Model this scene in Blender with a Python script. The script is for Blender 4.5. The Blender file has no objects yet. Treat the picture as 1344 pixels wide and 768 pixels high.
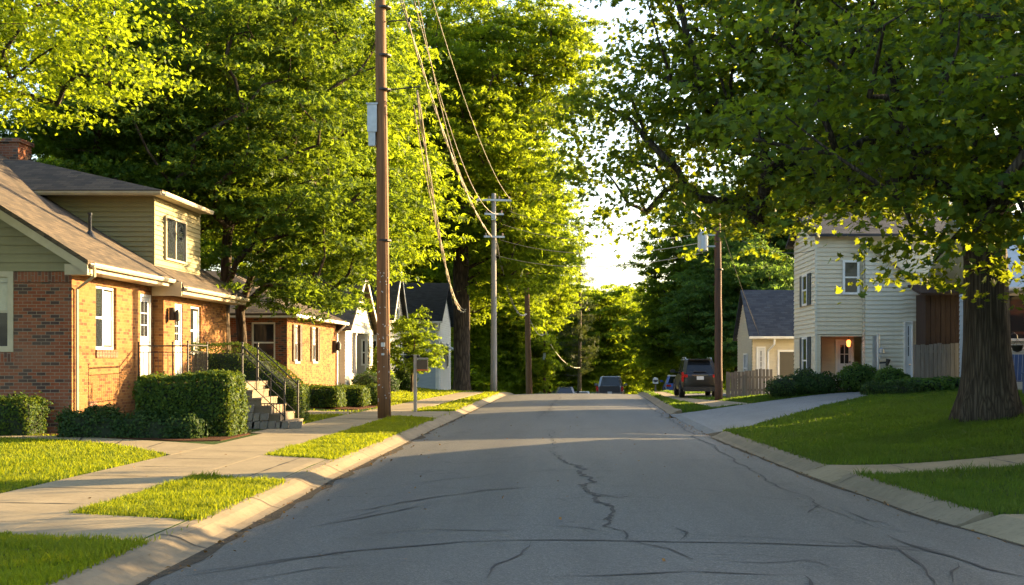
import bpy, math, random
import numpy as np
from mathutils import Vector, Matrix

# ---------------------------------------------------------------- camera, sky, sun, exposure
SC = bpy.context.scene
COL = SC.collection
EYE = 1.8
F = 1600.0                                   # focal length in photograph pixels
cam = bpy.data.cameras.new('camera')
cam.sensor_width = 36.0
cam.lens = F / 1344 * 36
cam.shift_x = -(756 - 672) / 1344
cam.shift_y = (475 - 384) / 1344
cam.clip_end = 5000
cam_o = bpy.data.objects.new('camera', cam)
cam_o.location = (0, 0, EYE)
cam_o.rotation_euler = (math.pi / 2, 0, 0)
COL.objects.link(cam_o)
SC.camera = cam_o

SUN_AZ = math.radians(59)                    # to the right of straight ahead
SUN_EL = math.radians(14)
world = bpy.data.worlds.new("World")
SC.world = world
world.use_nodes = True
wn = world.node_tree
bg = wn.nodes['Background']
sky = wn.nodes.new('ShaderNodeTexSky')
sky.sky_type = 'NISHITA'
sky.sun_disc = False
sky.sun_elevation = SUN_EL
sky.sun_rotation = SUN_AZ
sky.air_density = 1.0
sky.dust_density = 2.5
wn.links.new(sky.outputs[0], bg.inputs[0])
bg.inputs[1].default_value = 0.11
sl = bpy.data.lights.new('sun', 'SUN')
sl.energy = 5.0
sl.angle = math.radians(0.5)
sl.color = (1.0, 0.70, 0.34)
so = bpy.data.objects.new('sun', sl)
S = Vector((math.sin(SUN_AZ) * math.cos(SUN_EL), math.cos(SUN_AZ) * math.cos(SUN_EL), math.sin(SUN_EL)))
so.rotation_euler = S.to_track_quat('Z', 'Y').to_euler()
so.location = (60, 40, 40)
COL.objects.link(so)
SC.view_settings.view_transform = 'Standard'
SC.view_settings.look = 'None'
SC.view_settings.exposure = 2.5
SC.view_settings.gamma = 1
SC.view_settings.use_curve_mapping = False
SC.cycles.max_bounces = 7
SC.cycles.diffuse_bounces = 4
SC.cycles.glossy_bounces = 3
SC.cycles.transmission_bounces = 4
SC.cycles.sample_clamp_indirect = 6
SC.cycles.use_denoising = True

# ---------------------------------------------------------------- materials
class NT:
    def __init__(s, name):
        s.m = bpy.data.materials.new(name); s.m.use_nodes = True
        s.t = s.m.node_tree; s.n = s.t.nodes
        s.b = s.n['Principled BSDF']; s.out = s.n['Material Output']
    def add(s, typ, **kw):
        n = s.n.new(typ)
        for k, v in kw.items(): setattr(n, k, v)
        return n
    def link(s, a, b): s.t.links.new(a, b)
    def val(s, sock, v):
        if hasattr(v, 'is_linked') or hasattr(v, 'links'): s.link(v, sock)
        else: sock.default_value = v
    def math(s, op, a, b=0.0):
        n = s.add('ShaderNodeMath', operation=op); s.val(n.inputs[0], a); s.val(n.inputs[1], b)
        return n.outputs[0]
    def coord(s, kind='Object'):
        return s.add('ShaderNodeTexCoord').outputs[kind]
    def mapping(s, vec, scale=(1, 1, 1), rot=(0, 0, 0)):
        n = s.add('ShaderNodeMapping'); s.link(vec, n.inputs[0])
        n.inputs['Scale'].default_value = scale; n.inputs['Rotation'].default_value = rot
        return n.outputs[0]
    def noise(s, vec, scale, detail=4, rough=.55):
        n = s.add('ShaderNodeTexNoise'); s.link(vec, n.inputs['Vector'])
        n.inputs['Scale'].default_value = scale; n.inputs['Detail'].default_value = detail
        n.inputs['Roughness'].default_value = rough
        return n.outputs['Fac']
    def ramp(s, fac, stops):
        n = s.add('ShaderNodeValToRGB'); s.link(fac, n.inputs[0])
        e = n.color_ramp.elements
        while len(e) < len(stops): e.new(0.5)
        for el, (p, c) in zip(e, stops):
            el.position = p; el.color = (*c, 1) if len(c) == 3 else c
        return n.outputs[0]
    def mix(s, fac, a, b, blend='MIX'):
        n = s.add('ShaderNodeMix', data_type='RGBA', blend_type=blend)
        s.val(n.inputs[0], fac)
        for i, v in ((6, a), (7, b)):
            if isinstance(v, tuple): n.inputs[i].default_value = (*v, 1) if len(v) == 3 else v
            else: s.link(v, n.inputs[i])
        return n.outputs[2]
    def bump(s, h, strength=.3, dist=.02):
        n = s.add('ShaderNodeBump'); s.link(h, n.inputs['Height'])
        n.inputs['Strength'].default_value = strength; n.inputs['Distance'].default_value = dist
        s.link(n.outputs[0], s.b.inputs['Normal'])
    def col(s, v):
        if isinstance(v, tuple): s.b.inputs['Base Color'].default_value = (*v, 1)
        else: s.link(v, s.b.inputs['Base Color'])
    def rough(s, v): s.val(s.b.inputs['Roughness'], v)
    def spec(s, v): s.b.inputs['Specular IOR Level'].default_value = v

def plain(name, c, rough=.6, var=.25, scale=6, metal=0, bump=0, spec=.5):
    t = NT(name); v = t.coord()
    f = t.noise(v, scale)
    lo = tuple(x * (1 - var) for x in c); hi = tuple(min(1, x * (1 + var)) for x in c)
    t.col(t.ramp(f, [(.3, lo), (.7, hi)])); t.rough(rough); t.spec(spec)
    t.b.inputs['Metallic'].default_value = metal
    if bump: t.bump(t.noise(v, scale * 6), bump, .01)
    return t.m

def asphalt(name, base, tint):
    t = NT(name); v = t.coord()
    ag = t.add('ShaderNodeTexVoronoi'); t.link(v, ag.inputs['Vector']); ag.inputs['Scale'].default_value = 62
    fine = t.noise(v, 160, 2)
    big = t.noise(t.mapping(v, (1, .12, 1)), 1.1, 5)
    blot = t.noise(v, .35, 6, .65)
    c = t.ramp(ag.outputs['Color'], [(.15, tuple(x * .74 for x in base)), (.55, base), (.97, tuple(x * 1.6 for x in base))])
    c = t.mix(t.ramp(big, [(.40, (0, 0, 0)), (.75, (1, 1, 1))]), c, tint, 'MULTIPLY')
    trk = t.noise(t.mapping(v, (1, .05, 1)), .55, 3, .5)
    c = t.mix(t.math('MULTIPLY', t.ramp(trk, [(.45, (0, 0, 0)), (.62, (1, 1, 1))]), .5), c, (.72, .70, .66), 'MULTIPLY')
    c = t.mix(t.math('MULTIPLY', t.ramp(blot, [(.45, (0, 0, 0)), (.7, (1, 1, 1))]), .4), c, (.09, .085, .075))
    wv = t.add('ShaderNodeVectorMath', operation='ADD'); t.link(v, wv.inputs[0])
    wn_ = t.add('ShaderNodeTexNoise'); t.link(v, wn_.inputs['Vector']); wn_.inputs['Scale'].default_value = 1.6; wn_.inputs['Detail'].default_value = 6
    t.link(wn_.outputs['Color'], wv.inputs[1])
    vc = t.add('ShaderNodeTexVoronoi', feature='DISTANCE_TO_EDGE'); t.link(wv.outputs[0], vc.inputs['Vector']); vc.inputs['Scale'].default_value = .42
    hair = t.ramp(vc.outputs['Distance'], [(.003, (1, 1, 1)), (.007, (0, 0, 0))])
    hair = t.math('MULTIPLY', hair, t.ramp(t.noise(v, .5, 3), [(.5, (0, 0, 0)), (.62, (1, 1, 1))]))
    c = t.mix(t.math('MULTIPLY', hair, .75), c, (.02, .02, .02))
    stn = t.noise(v, .8, 5, .6)
    c = t.mix(t.math('MULTIPLY', t.ramp(stn, [(.60, (0, 0, 0)), (.72, (1, 1, 1))]), .45), c, (.55, .54, .52), 'MULTIPLY')
    t.col(c); t.rough(t.math('ADD', t.math('MULTIPLY', fine, .3), .55)); t.spec(.35)
    t.bump(t.math('ADD', ag.outputs['Distance'], t.math('MULTIPLY', fine, .6)), .55, .008)
    return t.m

def concrete(name, base, dirt=(.12, .085, .05)):
    t = NT(name); v = t.coord()
    a = t.noise(v, .9, 8, .7); b = t.noise(v, 14, 4); c3 = t.noise(v, 120, 2)
    c = t.ramp(a, [(.3, tuple(x * .72 for x in base)), (.55, base), (.8, tuple(x * 1.18 for x in base))])
    c = t.mix(t.math('MULTIPLY', t.ramp(b, [(.5, (0, 0, 0)), (.75, (1, 1, 1))]), .35), c, dirt)
    c = t.mix(t.math('MULTIPLY', c3, .3), c, (.1, .1, .1), 'MULTIPLY')
    t.col(c); t.rough(.85); t.spec(.25)
    t.bump(t.math('ADD', b, t.math('MULTIPLY', c3, .5)), .35, .008)
    return t.m

def brick(name, c1, c2, c3, mortar, bw=.21, bh=.078):
    t = NT(name); v = t.coord('UV')
    n = t.add('ShaderNodeTexBrick'); t.link(v, n.inputs['Vector'])
    n.inputs['Scale'].default_value = 1; n.inputs['Brick Width'].default_value = bw
    n.inputs['Row Height'].default_value = bh; n.inputs['Mortar Size'].default_value = .007
    n.inputs['Mortar Smooth'].default_value = .25; n.inputs['Bias'].default_value = 0
    n.inputs['Color1'].default_value = (0, 0, 0, 1); n.inputs['Color2'].default_value = (1, 1, 1, 1)
    n.inputs['Mortar'].default_value = (.5, .5, .5, 1)
    bc = t.ramp(n.outputs['Color'], [(.0, c3), (.22, c3), (.3, c1), (.75, c2), (1., c1)])
    w = t.noise(v, 9, 5)
    bc = t.mix(t.math('MULTIPLY', w, .55), bc, (.13, .07, .04), 'MULTIPLY')
    st = t.noise(v, .8, 5)
    bc = t.mix(t.math('MULTIPLY', t.ramp(st, [(.4, (0, 0, 0)), (.8, (1, 1, 1))]), .35), bc, mortar)
    t.col(t.mix(n.outputs['Fac'], bc, mortar)); t.rough(.88); t.spec(.2)
    h = t.math('ADD', t.math('MULTIPLY', n.outputs['Fac'], -1.), t.math('MULTIPLY', t.noise(v, 60, 3), .3))
    t.bump(h, .8, .012)
    return t.m

def shingle(name, c1, c2):
    t = NT(name); v = t.coord('UV')
    n = t.add('ShaderNodeTexBrick'); t.link(v, n.inputs['Vector'])
    n.inputs['Scale'].default_value = 1; n.inputs['Brick Width'].default_value = .3
    n.inputs['Row Height'].default_value = .14; n.inputs['Mortar Size'].default_value = .006
    n.inputs['Mortar Smooth'].default_value = .1
    n.inputs['Color1'].default_value = (0, 0, 0, 1); n.inputs['Color2'].default_value = (1, 1, 1, 1)
    n.inputs['Mortar'].default_value = (0, 0, 0, 1)
    g = t.noise(v, 70, 3); s_ = t.noise(v, .7, 5)
    c = t.ramp(n.outputs['Color'], [(0, c1), (1, c2)])
    c = t.mix(t.math('MULTIPLY', g, .5), c, (.25, .24, .22), 'MULTIPLY')
    c = t.mix(t.math('MULTIPLY', s_, .4), c, tuple(x * .6 for x in c1))
    t.col(c); t.rough(.9); t.spec(.2)
    sep = t.add('ShaderNodeSeparateXYZ'); t.link(v, sep.inputs[0])
    saw = t.math('FRACT', t.math('DIVIDE', sep.outputs[1], .14))
    t.bump(t.math('ADD', t.math('MULTIPLY', saw, -1.), t.math('ADD', t.math('MULTIPLY', g, .35), t.math('MULTIPLY', n.outputs['Fac'], -.6))), .7, .02)
    return t.m

def bark(name, c1, c2, stretch=.18, scale=22, depth=.05):
    t = NT(name); v = t.coord()
    m = t.mapping(v, (1, 1, stretch))
    vo = t.add('ShaderNodeTexVoronoi', feature='DISTANCE_TO_EDGE'); t.link(m, vo.inputs['Vector']); vo.inputs['Scale'].default_value = scale * .55
    n = t.noise(m, scale, 6, .65)
    f = t.math('ADD', t.math('MULTIPLY', vo.outputs['Distance'], 1.4), t.math('MULTIPLY', n, .55))
    t.col(t.ramp(f, [(.2, c1), (.75, c2)])); t.rough(.92); t.spec(.15)
    t.bump(f, .9, depth)
    return t.m

def wood(name, c1, c2, scale=7, stretch=.06, rough=.8):
    t = NT(name); v = t.coord()
    n = t.noise(t.mapping(v, (1, 1, stretch)), scale * 3, 6, .65)
    b = t.noise(v, 1.2, 4)
    c = t.ramp(n, [(.3, c1), (.7, c2)])
    c = t.mix(t.math('MULTIPLY', b, .4), c, tuple(x * .5 for x in c1))
    t.col(c); t.rough(rough); t.spec(.25); t.bump(n, .5, .012)
    return t.m

def leaf(name, dark, light, trans, tmix=.45, gloss=.12, patch=None):
    t = NT(name)
    a = t.add('ShaderNodeAttribute', attribute_name='rnd')
    c = t.ramp(a.outputs['Fac'], [(0, dark), (.85, light), (1., tuple(min(1, x * k) for x, k in zip(light, (1.7, 1.35, 1.1))))])
    tc = t.ramp(a.outputs['Fac'], [(0, tuple(x * .65 for x in trans)), (1, trans)])
    if patch:
        v = t.coord(); f = t.ramp(t.noise(v, .55, 6, .7), [(.42, (0, 0, 0)), (.68, (1, 1, 1))])
        c = t.mix(t.math('MULTIPLY', f, .75), c, patch); tc = t.mix(t.math('MULTIPLY', f, .5), tc, tuple(min(1, 2.2 * x) for x in patch))
    t.col(c); t.rough(.55); t.spec(gloss)
    tr = t.add('ShaderNodeBsdfTranslucent'); t.link(tc, tr.inputs[0])
    mx = t.add('ShaderNodeMixShader'); mx.inputs[0].default_value = tmix
    t.link(t.b.outputs[0], mx.inputs[1]); t.link(tr.outputs[0], mx.inputs[2])
    t.link(mx.outputs[0], t.out.inputs[0])
    return t.m

def siding_mat(name, c):
    t = NT(name); v = t.coord()
    n = t.noise(t.mapping(v, (.5, .5, 3)), 4, 5)
    st = t.noise(t.mapping(v, (3, 3, .35)), 2.0, 5)
    cc = t.ramp(n, [(.3, tuple(x * .86 for x in c)), (.7, c)])
    cc = t.mix(t.math('MULTIPLY', t.ramp(st, [(.5, (0, 0, 0)), (.8, (1, 1, 1))]), .25), cc, tuple(x * .55 for x in c))
    t.col(cc); t.rough(.55); t.spec(.35)
    return t.m

def glass(name, c=(.02, .025, .03)):
    t = NT(name); v = t.coord()
    t.col(c); t.rough(.04); t.spec(.4)
    t.bump(t.noise(v, 1.3, 2), .06, .05)
    return t.m

def emis(name, c, s):
    t = NT(name); t.col(c)
    t.b.inputs['Emission Color'].default_value = (*c, 1); t.b.inputs['Emission Strength'].default_value = s
    return t.m

def paint(name, c, rough=.3, metal=.0, coat=.25):
    t = NT(name); v = t.coord()
    t.col(t.mix(t.math('MULTIPLY', t.noise(v, 5, 4), .3), c, tuple(x * .6 + .01 for x in c)))
    t.rough(t.math('ADD', t.math('MULTIPLY', t.noise(v, 9, 4), .15), rough)); t.b.inputs['Metallic'].default_value = metal
    t.b.inputs['Coat Weight'].default_value = coat; t.b.inputs['Coat Roughness'].default_value = .08
    return t.m

def soil(name, c1, c2, sc=9):
    t = NT(name); v = t.coord()
    n = t.noise(v, sc, 6, .7); b = t.noise(v, .6, 4); f = t.noise(v, sc * 8, 3)
    c = t.ramp(n, [(.3, c1), (.7, c2)]); c = t.mix(t.math('MULTIPLY', b, .6), c, c1)
    t.col(c); t.rough(.95); t.spec(.1); t.bump(t.math('ADD', n, f), .8, .03)
    return t.m

M = dict(
    asphalt=asphalt('road_asphalt', (.098, .096, .086), (.74, .74, .74)),
    drive=asphalt('driveway_asphalt', (.17, .167, .158), (.8, .8, .82)),
    crack=plain('crack_tar', (.012, .012, .013), .75, .3, 20),
    edge=soil('gutter_dirt', (.045, .040, .036), (.12, .095, .055), 5),
    concrete=concrete('old_concrete', (.30, .243, .15)),
    kerb=concrete('kerb_concrete', (.25, .20, .13), (.10, .07, .04)),
    ground=soil('turf_soil', (.030, .050, .012), (.060, .095, .022)),
    mulch=soil('mulch', (.05, .022, .012), (.13, .06, .03), 22),
    brick_red=brick('red_brick', (.30, .085, .04), (.36, .12, .055), (.10, .06, .05), (.27, .21, .15)),
    brick_tan_sunlit=brick('tan_sunlit_brick', (.26, .108, .030), (.32, .148, .045), (.15, .052, .022), (.26, .16, .068)),  # warmer than the red brick: golden sunlight put into the street-side walls
    brick_soldier=brick('soldier_brick', (.32, .09, .045), (.36, .12, .055), (.15, .07, .05), (.25, .2, .15), .21, .078),
    stone=concrete('step_stone', (.25, .195, .13)),
    block=concrete('porch_block', (.26, .215, .16)),
    sid_olive=siding_mat('olive_siding', (.27, .235, .12)),
    sid_cream=siding_mat('cream_siding', (.66, .58, .42)),
    sid_white=siding_mat('white_siding', (.50, .46, .38)),
    sid_pale=siding_mat('pale_siding', (.66, .62, .50)),
    sid_blue=siding_mat('bluegrey_siding', (.36, .42, .46)),
    trim=plain('cream_trim', (.46, .39, .26), .5, .12, 3),
    white=plain('white_trim', (.78, .77, .73), .45, .1, 3),
    soffit=plain('soffit_paint', (.42, .35, .23), .6, .12, 3),
    roof_brown=shingle('brown_shingles', (.075, .062, .05), (.165, .125, .088)),
    roof_dark=shingle('dark_shingles', (.045, .047, .052), (.09, .09, .095)),
    roof_slate=shingle('slate_shingles', (.035, .042, .055), (.065, .075, .09)),
    glass=glass('window_glass'),
    blind=plain('window_blind', (.50, .46, .34), .8, .08, 12),
    curtain=plain('curtain_cloth', (.62, .58, .50), .9, .2, 9),
    shutter=plain('dark_shutter', (.035, .05, .065), .5, .2, 8),
    shutter_brown=plain('brown_shutter', (.09, .055, .035), .6, .2, 8),
    iron=plain('wrought_iron', (.02, .018, .016), .5, .3, 10),
    rust=plain('vent_metal', (.20, .09, .05), .6, .3, 10, .3),
    door_w=plain('door_paint', (.62, .64, .66), .4, .08, 3),
    door_b=plain('door_brown', (.16, .06, .03), .5, .15, 4),
    brown_wall=wood('dark_plank', (.035, .02, .014), (.075, .045, .03)),
    fence=wood('weathered_board', (.14, .12, .10), (.27, .235, .20)),
    pole=wood('pole_wood', (.11, .052, .025), (.30, .165, .08), 11, .02),
    pole_dark=wood('dark_pole_wood', (.075, .04, .028), (.14, .08, .055), 9, .03),
    pole_grey=wood('grey_pole_wood', (.20, .19, .18), (.34, .33, .31), 9, .03),
    galv=plain('galvanised_metal', (.42, .44, .46), .42, .12, 5, .55),
    porcelain=plain('porcelain', (.30, .22, .18), .3, .1, 5),
    wire=plain('wire_sheath', (.42, .37, .29), .5, .1, 4),
    wire_dark=plain('wire_sheath_dark', (.06, .055, .05), .6, .1, 4),
    bark=bark('maple_bark', (.022, .018, .014), (.10, .082, .062), .055, 30, .05),
    bark_dark=bark('dark_bark', (.032, .024, .018), (.11, .08, .055), .2, 12, .06),
    pine_bark=bark('pine_bark', (.07, .055, .045), (.2, .16, .13), .3, 16, .03),
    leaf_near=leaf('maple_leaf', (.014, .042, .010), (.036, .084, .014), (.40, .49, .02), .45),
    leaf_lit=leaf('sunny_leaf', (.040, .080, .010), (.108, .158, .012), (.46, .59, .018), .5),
    leaf_shaded=leaf('shaded_leaf', (.020, .055, .010), (.055, .105, .014), (.30, .42, .02), .40),  # darker, less translucent leaf: the crown's inner shade put into the colour
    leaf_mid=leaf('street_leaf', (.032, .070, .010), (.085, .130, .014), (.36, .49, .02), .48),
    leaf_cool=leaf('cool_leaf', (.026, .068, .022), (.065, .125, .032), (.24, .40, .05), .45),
    leaf_hedge=leaf('hedge_leaf', (.020, .048, .010), (.055, .10, .014), (.20, .26, .02), .3),
    leaf_bush=leaf('bush_leaf', (.014, .040, .014), (.040, .080, .020), (.10, .16, .03), .3),
    needle=leaf('pine_needle', (.025, .045, .018), (.055, .080, .025), (.12, .15, .03), .3),
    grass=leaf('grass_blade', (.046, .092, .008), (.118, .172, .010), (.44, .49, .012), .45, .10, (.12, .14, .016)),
    grass_shade=leaf('grass_blade_shaded', (.018, .055, .010), (.050, .108, .014), (.20, .31, .02), .4, .10, (.055, .085, .016)),  # darker copy of the grass: shade on the right-hand lawns put into the colour
    litter=leaf('fallen_leaf', (.10, .05, .02), (.22, .12, .04), (.2, .12, .03), .2),
    core=plain('hedge_core', (.012, .022, .006), .95, .4, 12),
    tyre=plain('tyre_rubber', (.012, .012, .013), .85, .2, 20),
    rim=plain('wheel_rim', (.35, .35, .36), .3, .1, 5, .9),
    car_black=paint('black_paint', (.006, .006, .008)),
    car_grey=paint('grey_paint', (.16, .18, .21), .3, .4),
    car_navy=paint('navy_paint', (.012, .016, .03)),
    car_white=paint('white_paint', (.7, .7, .7)),
    car_blue=paint('blue_paint', (.02, .07, .33)),
    chrome=plain('chrome', (.6, .6, .62), .15, .05, 5, 1.),
    plastic=plain('black_plastic', (.018, .018, .02), .5, .2, 10),
    lamp_red=plain('red_lens', (.42, .012, .012), .15, .1, 10),
    plate=plain('plate_white', (.6, .62, .66), .4, .05, 5),
    autoglass=glass('car_glass', (.012, .015, .02)),
    lantern=emis('lantern_glow', (1., .22, .04), 1.1),
    sign_brown=plain('sign_brown', (.085, .06, .03), .5, .15, 6),
    sign_orange=plain('sign_orange', (.55, .16, .03), .5, .1, 6),
    post_pale=wood('pale_post', (.34, .31, .26), (.50, .46, .38)),
    blue_plastic=plain('blue_plastic', (.02, .05, .16), .4, .15, 6),
    rock=concrete('fieldstone', (.30, .27, .23)),
)

# ---------------------------------------------------------------- object helpers
def tag(o, label=None, cat=None, group=None, kind=None):
    if label: o['label'] = label
    if cat: o['category'] = cat
    if group: o['group'] = group
    if kind: o['kind'] = kind
    return o

def thing(name, label, cat, loc=(0, 0, 0), rz=0, group=None):
    o = bpy.data.objects.new(name, None); COL.objects.link(o)
    o.empty_display_size = .3
    o.location = loc; o.rotation_euler = (0, 0, rz)
    return tag(o, label, cat, group)

class MB:
    """collects faces; local coordinates"""
    def __init__(s): s.v = []; s.f = []; s.mi = []; s.uv = []; s.cur = 0
    def face(s, pts, uv=None):
        i = len(s.v); s.v += [tuple(p) for p in pts]
        s.f.append(tuple(range(i, i + len(pts)))); s.mi.append(s.cur); s.uv.append(uv)
    def box(s, lo, hi):
        (a, b, c), (d, e, f) = lo, hi
        P = [(a, b, c), (d, b, c), (d, e, c), (a, e, c), (a, b, f), (d, b, f), (d, e, f), (a, e, f)]
        for q in ((0, 3, 2, 1), (4, 5, 6, 7), (0, 1, 5, 4), (1, 2, 6, 5), (2, 3, 7, 6), (3, 0, 4, 7)):
            s.face([P[k] for k in q])
    def obox(s, c, u, v, w):
        """box centred c with half vectors u,v,w"""
        c, u, v, w = map(Vector, (c, u, v, w))
        P = [c + a * u + b * v + k * w for k in (-1, 1) for a, b in ((-1, -1), (1, -1), (1, 1), (-1, 1))]
        for q in ((0, 3, 2, 1), (4, 5, 6, 7), (0, 1, 5, 4), (1, 2, 6, 5), (2, 3, 7, 6), (3, 0, 4, 7)):
            s.face([P[k] for k in q])
    def slab(s, top, down):
        """prism under polygon `top` (ccw from above) moved by vector down"""
        top = [Vector(p) for p in top]; d = Vector(down); bot = [p + d for p in top]
        s.face(top); s.face(bot[::-1])
        for i in range(len(top)):
            j = (i + 1) % len(top); s.face([top[i], bot[i], bot[j], top[j]])
    def tube(s, pts, radii, n=8, cap=True):
        pts = [Vector(p) for p in pts]
        if not hasattr(radii, '__len__'): radii = [radii] * len(pts)
        radii = [float(r) for r in radii]; base = len(s.v); ref = None
        for i, p in enumerate(pts):
            t = (pts[min(i + 1, len(pts) - 1)] - pts[max(i - 1, 0)]).normalized()
            if ref is None: ref = t.orthogonal().normalized()
            ref = (ref - t * ref.dot(t)).normalized(); b = t.cross(ref)
            for k in range(n):
                a = 2 * math.pi * k / n
                s.v.append(tuple(p + radii[i] * (math.cos(a) * ref + math.sin(a) * b)))
        for i in range(len(pts) - 1):
            for k in range(n):
                j = (k + 1) % n
                s.f.append((base + i * n + k, base + i * n + j, base + (i + 1) * n + j, base + (i + 1) * n + k)); s.mi.append(s.cur); s.uv.append(None)
        if cap:
            s.f.append(tuple(base + k for k in range(n))[::-1]); s.mi.append(s.cur); s.uv.append(None)
            e = base + (len(pts) - 1) * n
            s.f.append(tuple(e + k for k in range(n))); s.mi.append(s.cur); s.uv.append(None)
    def lathe(s, c, prof, n=16):
        """prof: (r,z) list around vertical axis at c"""
        base = len(s.v); c = Vector(c)
        for r, z in prof:
            for k in range(n):
                a = 2 * math.pi * k / n; s.v.append((c.x + r * math.cos(a), c.y + r * math.sin(a), c.z + z))
        for i in range(len(prof) - 1):
            for k in range(n):
                j = (k + 1) % n
                s.f.append((base + i * n + k, base + i * n + j, base + (i + 1) * n + j, base + (i + 1) * n + k)); s.mi.append(s.cur); s.uv.append(None)
        s.f.append(tuple(base + k for k in range(n))[::-1]); s.mi.append(s.cur); s.uv.append(None)
        e = base + (len(prof) - 1) * n
        s.f.append(tuple(e + k for k in range(n))); s.mi.append(s.cur); s.uv.append(None)
    def build(s, name, mats, parent=None, smooth=False, bevel=0):
        me = bpy.data.meshes.new(name)
        me.from_pydata(s.v, [], s.f); me.update()
        if not isinstance(mats, (list, tuple)): mats = [mats]
        for m in mats: me.materials.append(m)
        if max(s.mi, default=0): me.polygons.foreach_set('material_index', s.mi)
        uvl = me.uv_layers.new(name='UVMap').data
        for p, uv in zip(me.polygons, s.uv):
            n = p.normal
            for k, li in enumerate(p.loop_indices):
                if uv: uvl[li].uv = uv[k]; continue
                c = me.vertices[me.loops[li].vertex_index].co
                if abs(n.z) > .92: uvl[li].uv = (c.x, c.y)
                elif abs(n.x) >= abs(n.y): uvl[li].uv = (c.y, c.z / max(.3, math.sqrt(1 - n.z * n.z)))
                else: uvl[li].uv = (c.x, c.z / max(.3, math.sqrt(1 - n.z * n.z)))
        if smooth: me.polygons.foreach_set('use_smooth', [True] * len(me.polygons))
        o = bpy.data.objects.new(name, me); COL.objects.link(o)
        if parent: o.parent = parent
        if bevel:
            b = o.modifiers.new('bevel', 'BEVEL'); b.width = bevel; b.segments = 2; b.limit_method = 'ANGLE'
        return o

def smooth01(t):
    t = max(0., min(1., t)); return t * t * (3 - 2 * t)
def interp(x, xs, ys): return float(np.interp(x, xs, ys))

# ---------------------------------------------------------------- terrain
def drop(d):
    if d < 64: return 0.
    if d < 82: return .07 * (d - 64) ** 2 / 36
    if d < 100: return .63 + .07 * (d - 82)
    if d < 130: return 1.89 + .07 * (d - 100) - .0011 * (d - 100) ** 2
    return min(3.0 + .004 * (d - 130), 4.0)
def bend(d): return 0. if d < 70 else (.0025 * (d - 70) ** 2 if d < 150 else 16 + .4 * (d - 150))
KLx = [4, 10, 12.5, 19, 33, 68]; KLy = [-3.5, -3.55, -3.57, -3.73, -3.8, -3.78]
KRx = [4, 8, 10, 12, 14, 18, 19.2, 23, 28.8, 41, 68]; KRy = [5.3, 5.0, 4.75, 4.42, 4.05, 3.76, 3.66, 3.48, 3.25, 3.2, 3.55]
def KL(d): return interp(d, KLx, KLy) + bend(d)
def KR(d): return interp(d, KRx, KRy) + bend(d)
def G(x, d):
    """height of the finished ground (lawn / paving level)"""
    z = -drop(d); kl, kr = KL(d), KR(d)
    if x < kl:
        o = kl - x
        h = .135 * smooth01(o / .4) + .03 * smooth01((o - 1) / 3) + .38 * smooth01((o - 3.6) / 4) * smooth01((d - 36) / 9)
    elif x > kr:
        o = x - kr
        h = .135 * smooth01(o / .4) + .50 * smooth01((o - .5) / 6) + .22 * smooth01((o - 4.5) / 6)
        if d > 44: h -= (.50 * smooth01((o - .5) / 6)) * smooth01((d - 46) / 10) * .75
        dv = smooth01((d - 28.5) / 3) * (1 - smooth01((d - 41) / 3))    # the driveway dips to the road
        h -= dv * .13 * (1 - smooth01(o / 2.5))
    else:
        t = (x - kl) / (kr - kl)
        h = .10 * (1 - (2 * t - 1) ** 2) * .6
    return z + h
def bedz(x, d):
    kl, kr = KL(d), KR(d)
    z = G(x, d)
    if kl - .5 < x < kr + .5: z -= .07
    return z

def grid_mesh(name, rows, zf, mat, uvscale=1):
    nr, nc = len(rows), len(rows[0])
    v = [(x, y, zf(x, y)) for r in rows for x, y in r]
    f = [(i * nc + j, i * nc + j + 1, (i + 1) * nc + j + 1, (i + 1) * nc + j) for i in range(nr - 1) for j in range(nc - 1)]
    me = bpy.data.meshes.new(name); me.from_pydata(v, [], f); me.materials.append(mat)
    me.polygons.foreach_set('use_smooth', [True] * len(f)); me.update()
    o = bpy.data.objects.new(name, me); COL.objects.link(o)
    return o

ds = [-40, -15, -5, 0] + list(np.arange(3, 56, .75)) + list(np.arange(56, 112, 2.)) + [118, 124, 130, 140, 150, 170, 200, 260, 400, 800, 2500]
offs = [.0, .2, .4, .5, .75, 1.1, 1.6, 2.2, 2.9, 3.7, 4.5, 5.5, 6.5, 7.5, 9, 11, 14, 19, 30, 60, 150, 500, 2500]
rows = []
for d in ds:
    dd = max(d, 3); kl, kr = KL(dd), KR(dd)
    r = [(kl - o, d) for o in offs[::-1]] + [(kl + (kr - kl) * t, d) for t in (.12, .3, .5, .7, .88)] + [(kr + o, d) for o in offs]
    rows.append(r)
tag(grid_mesh('ground', rows, lambda x, d: bedz(x, max(d, 3)), M['ground']), kind='structure')

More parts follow.
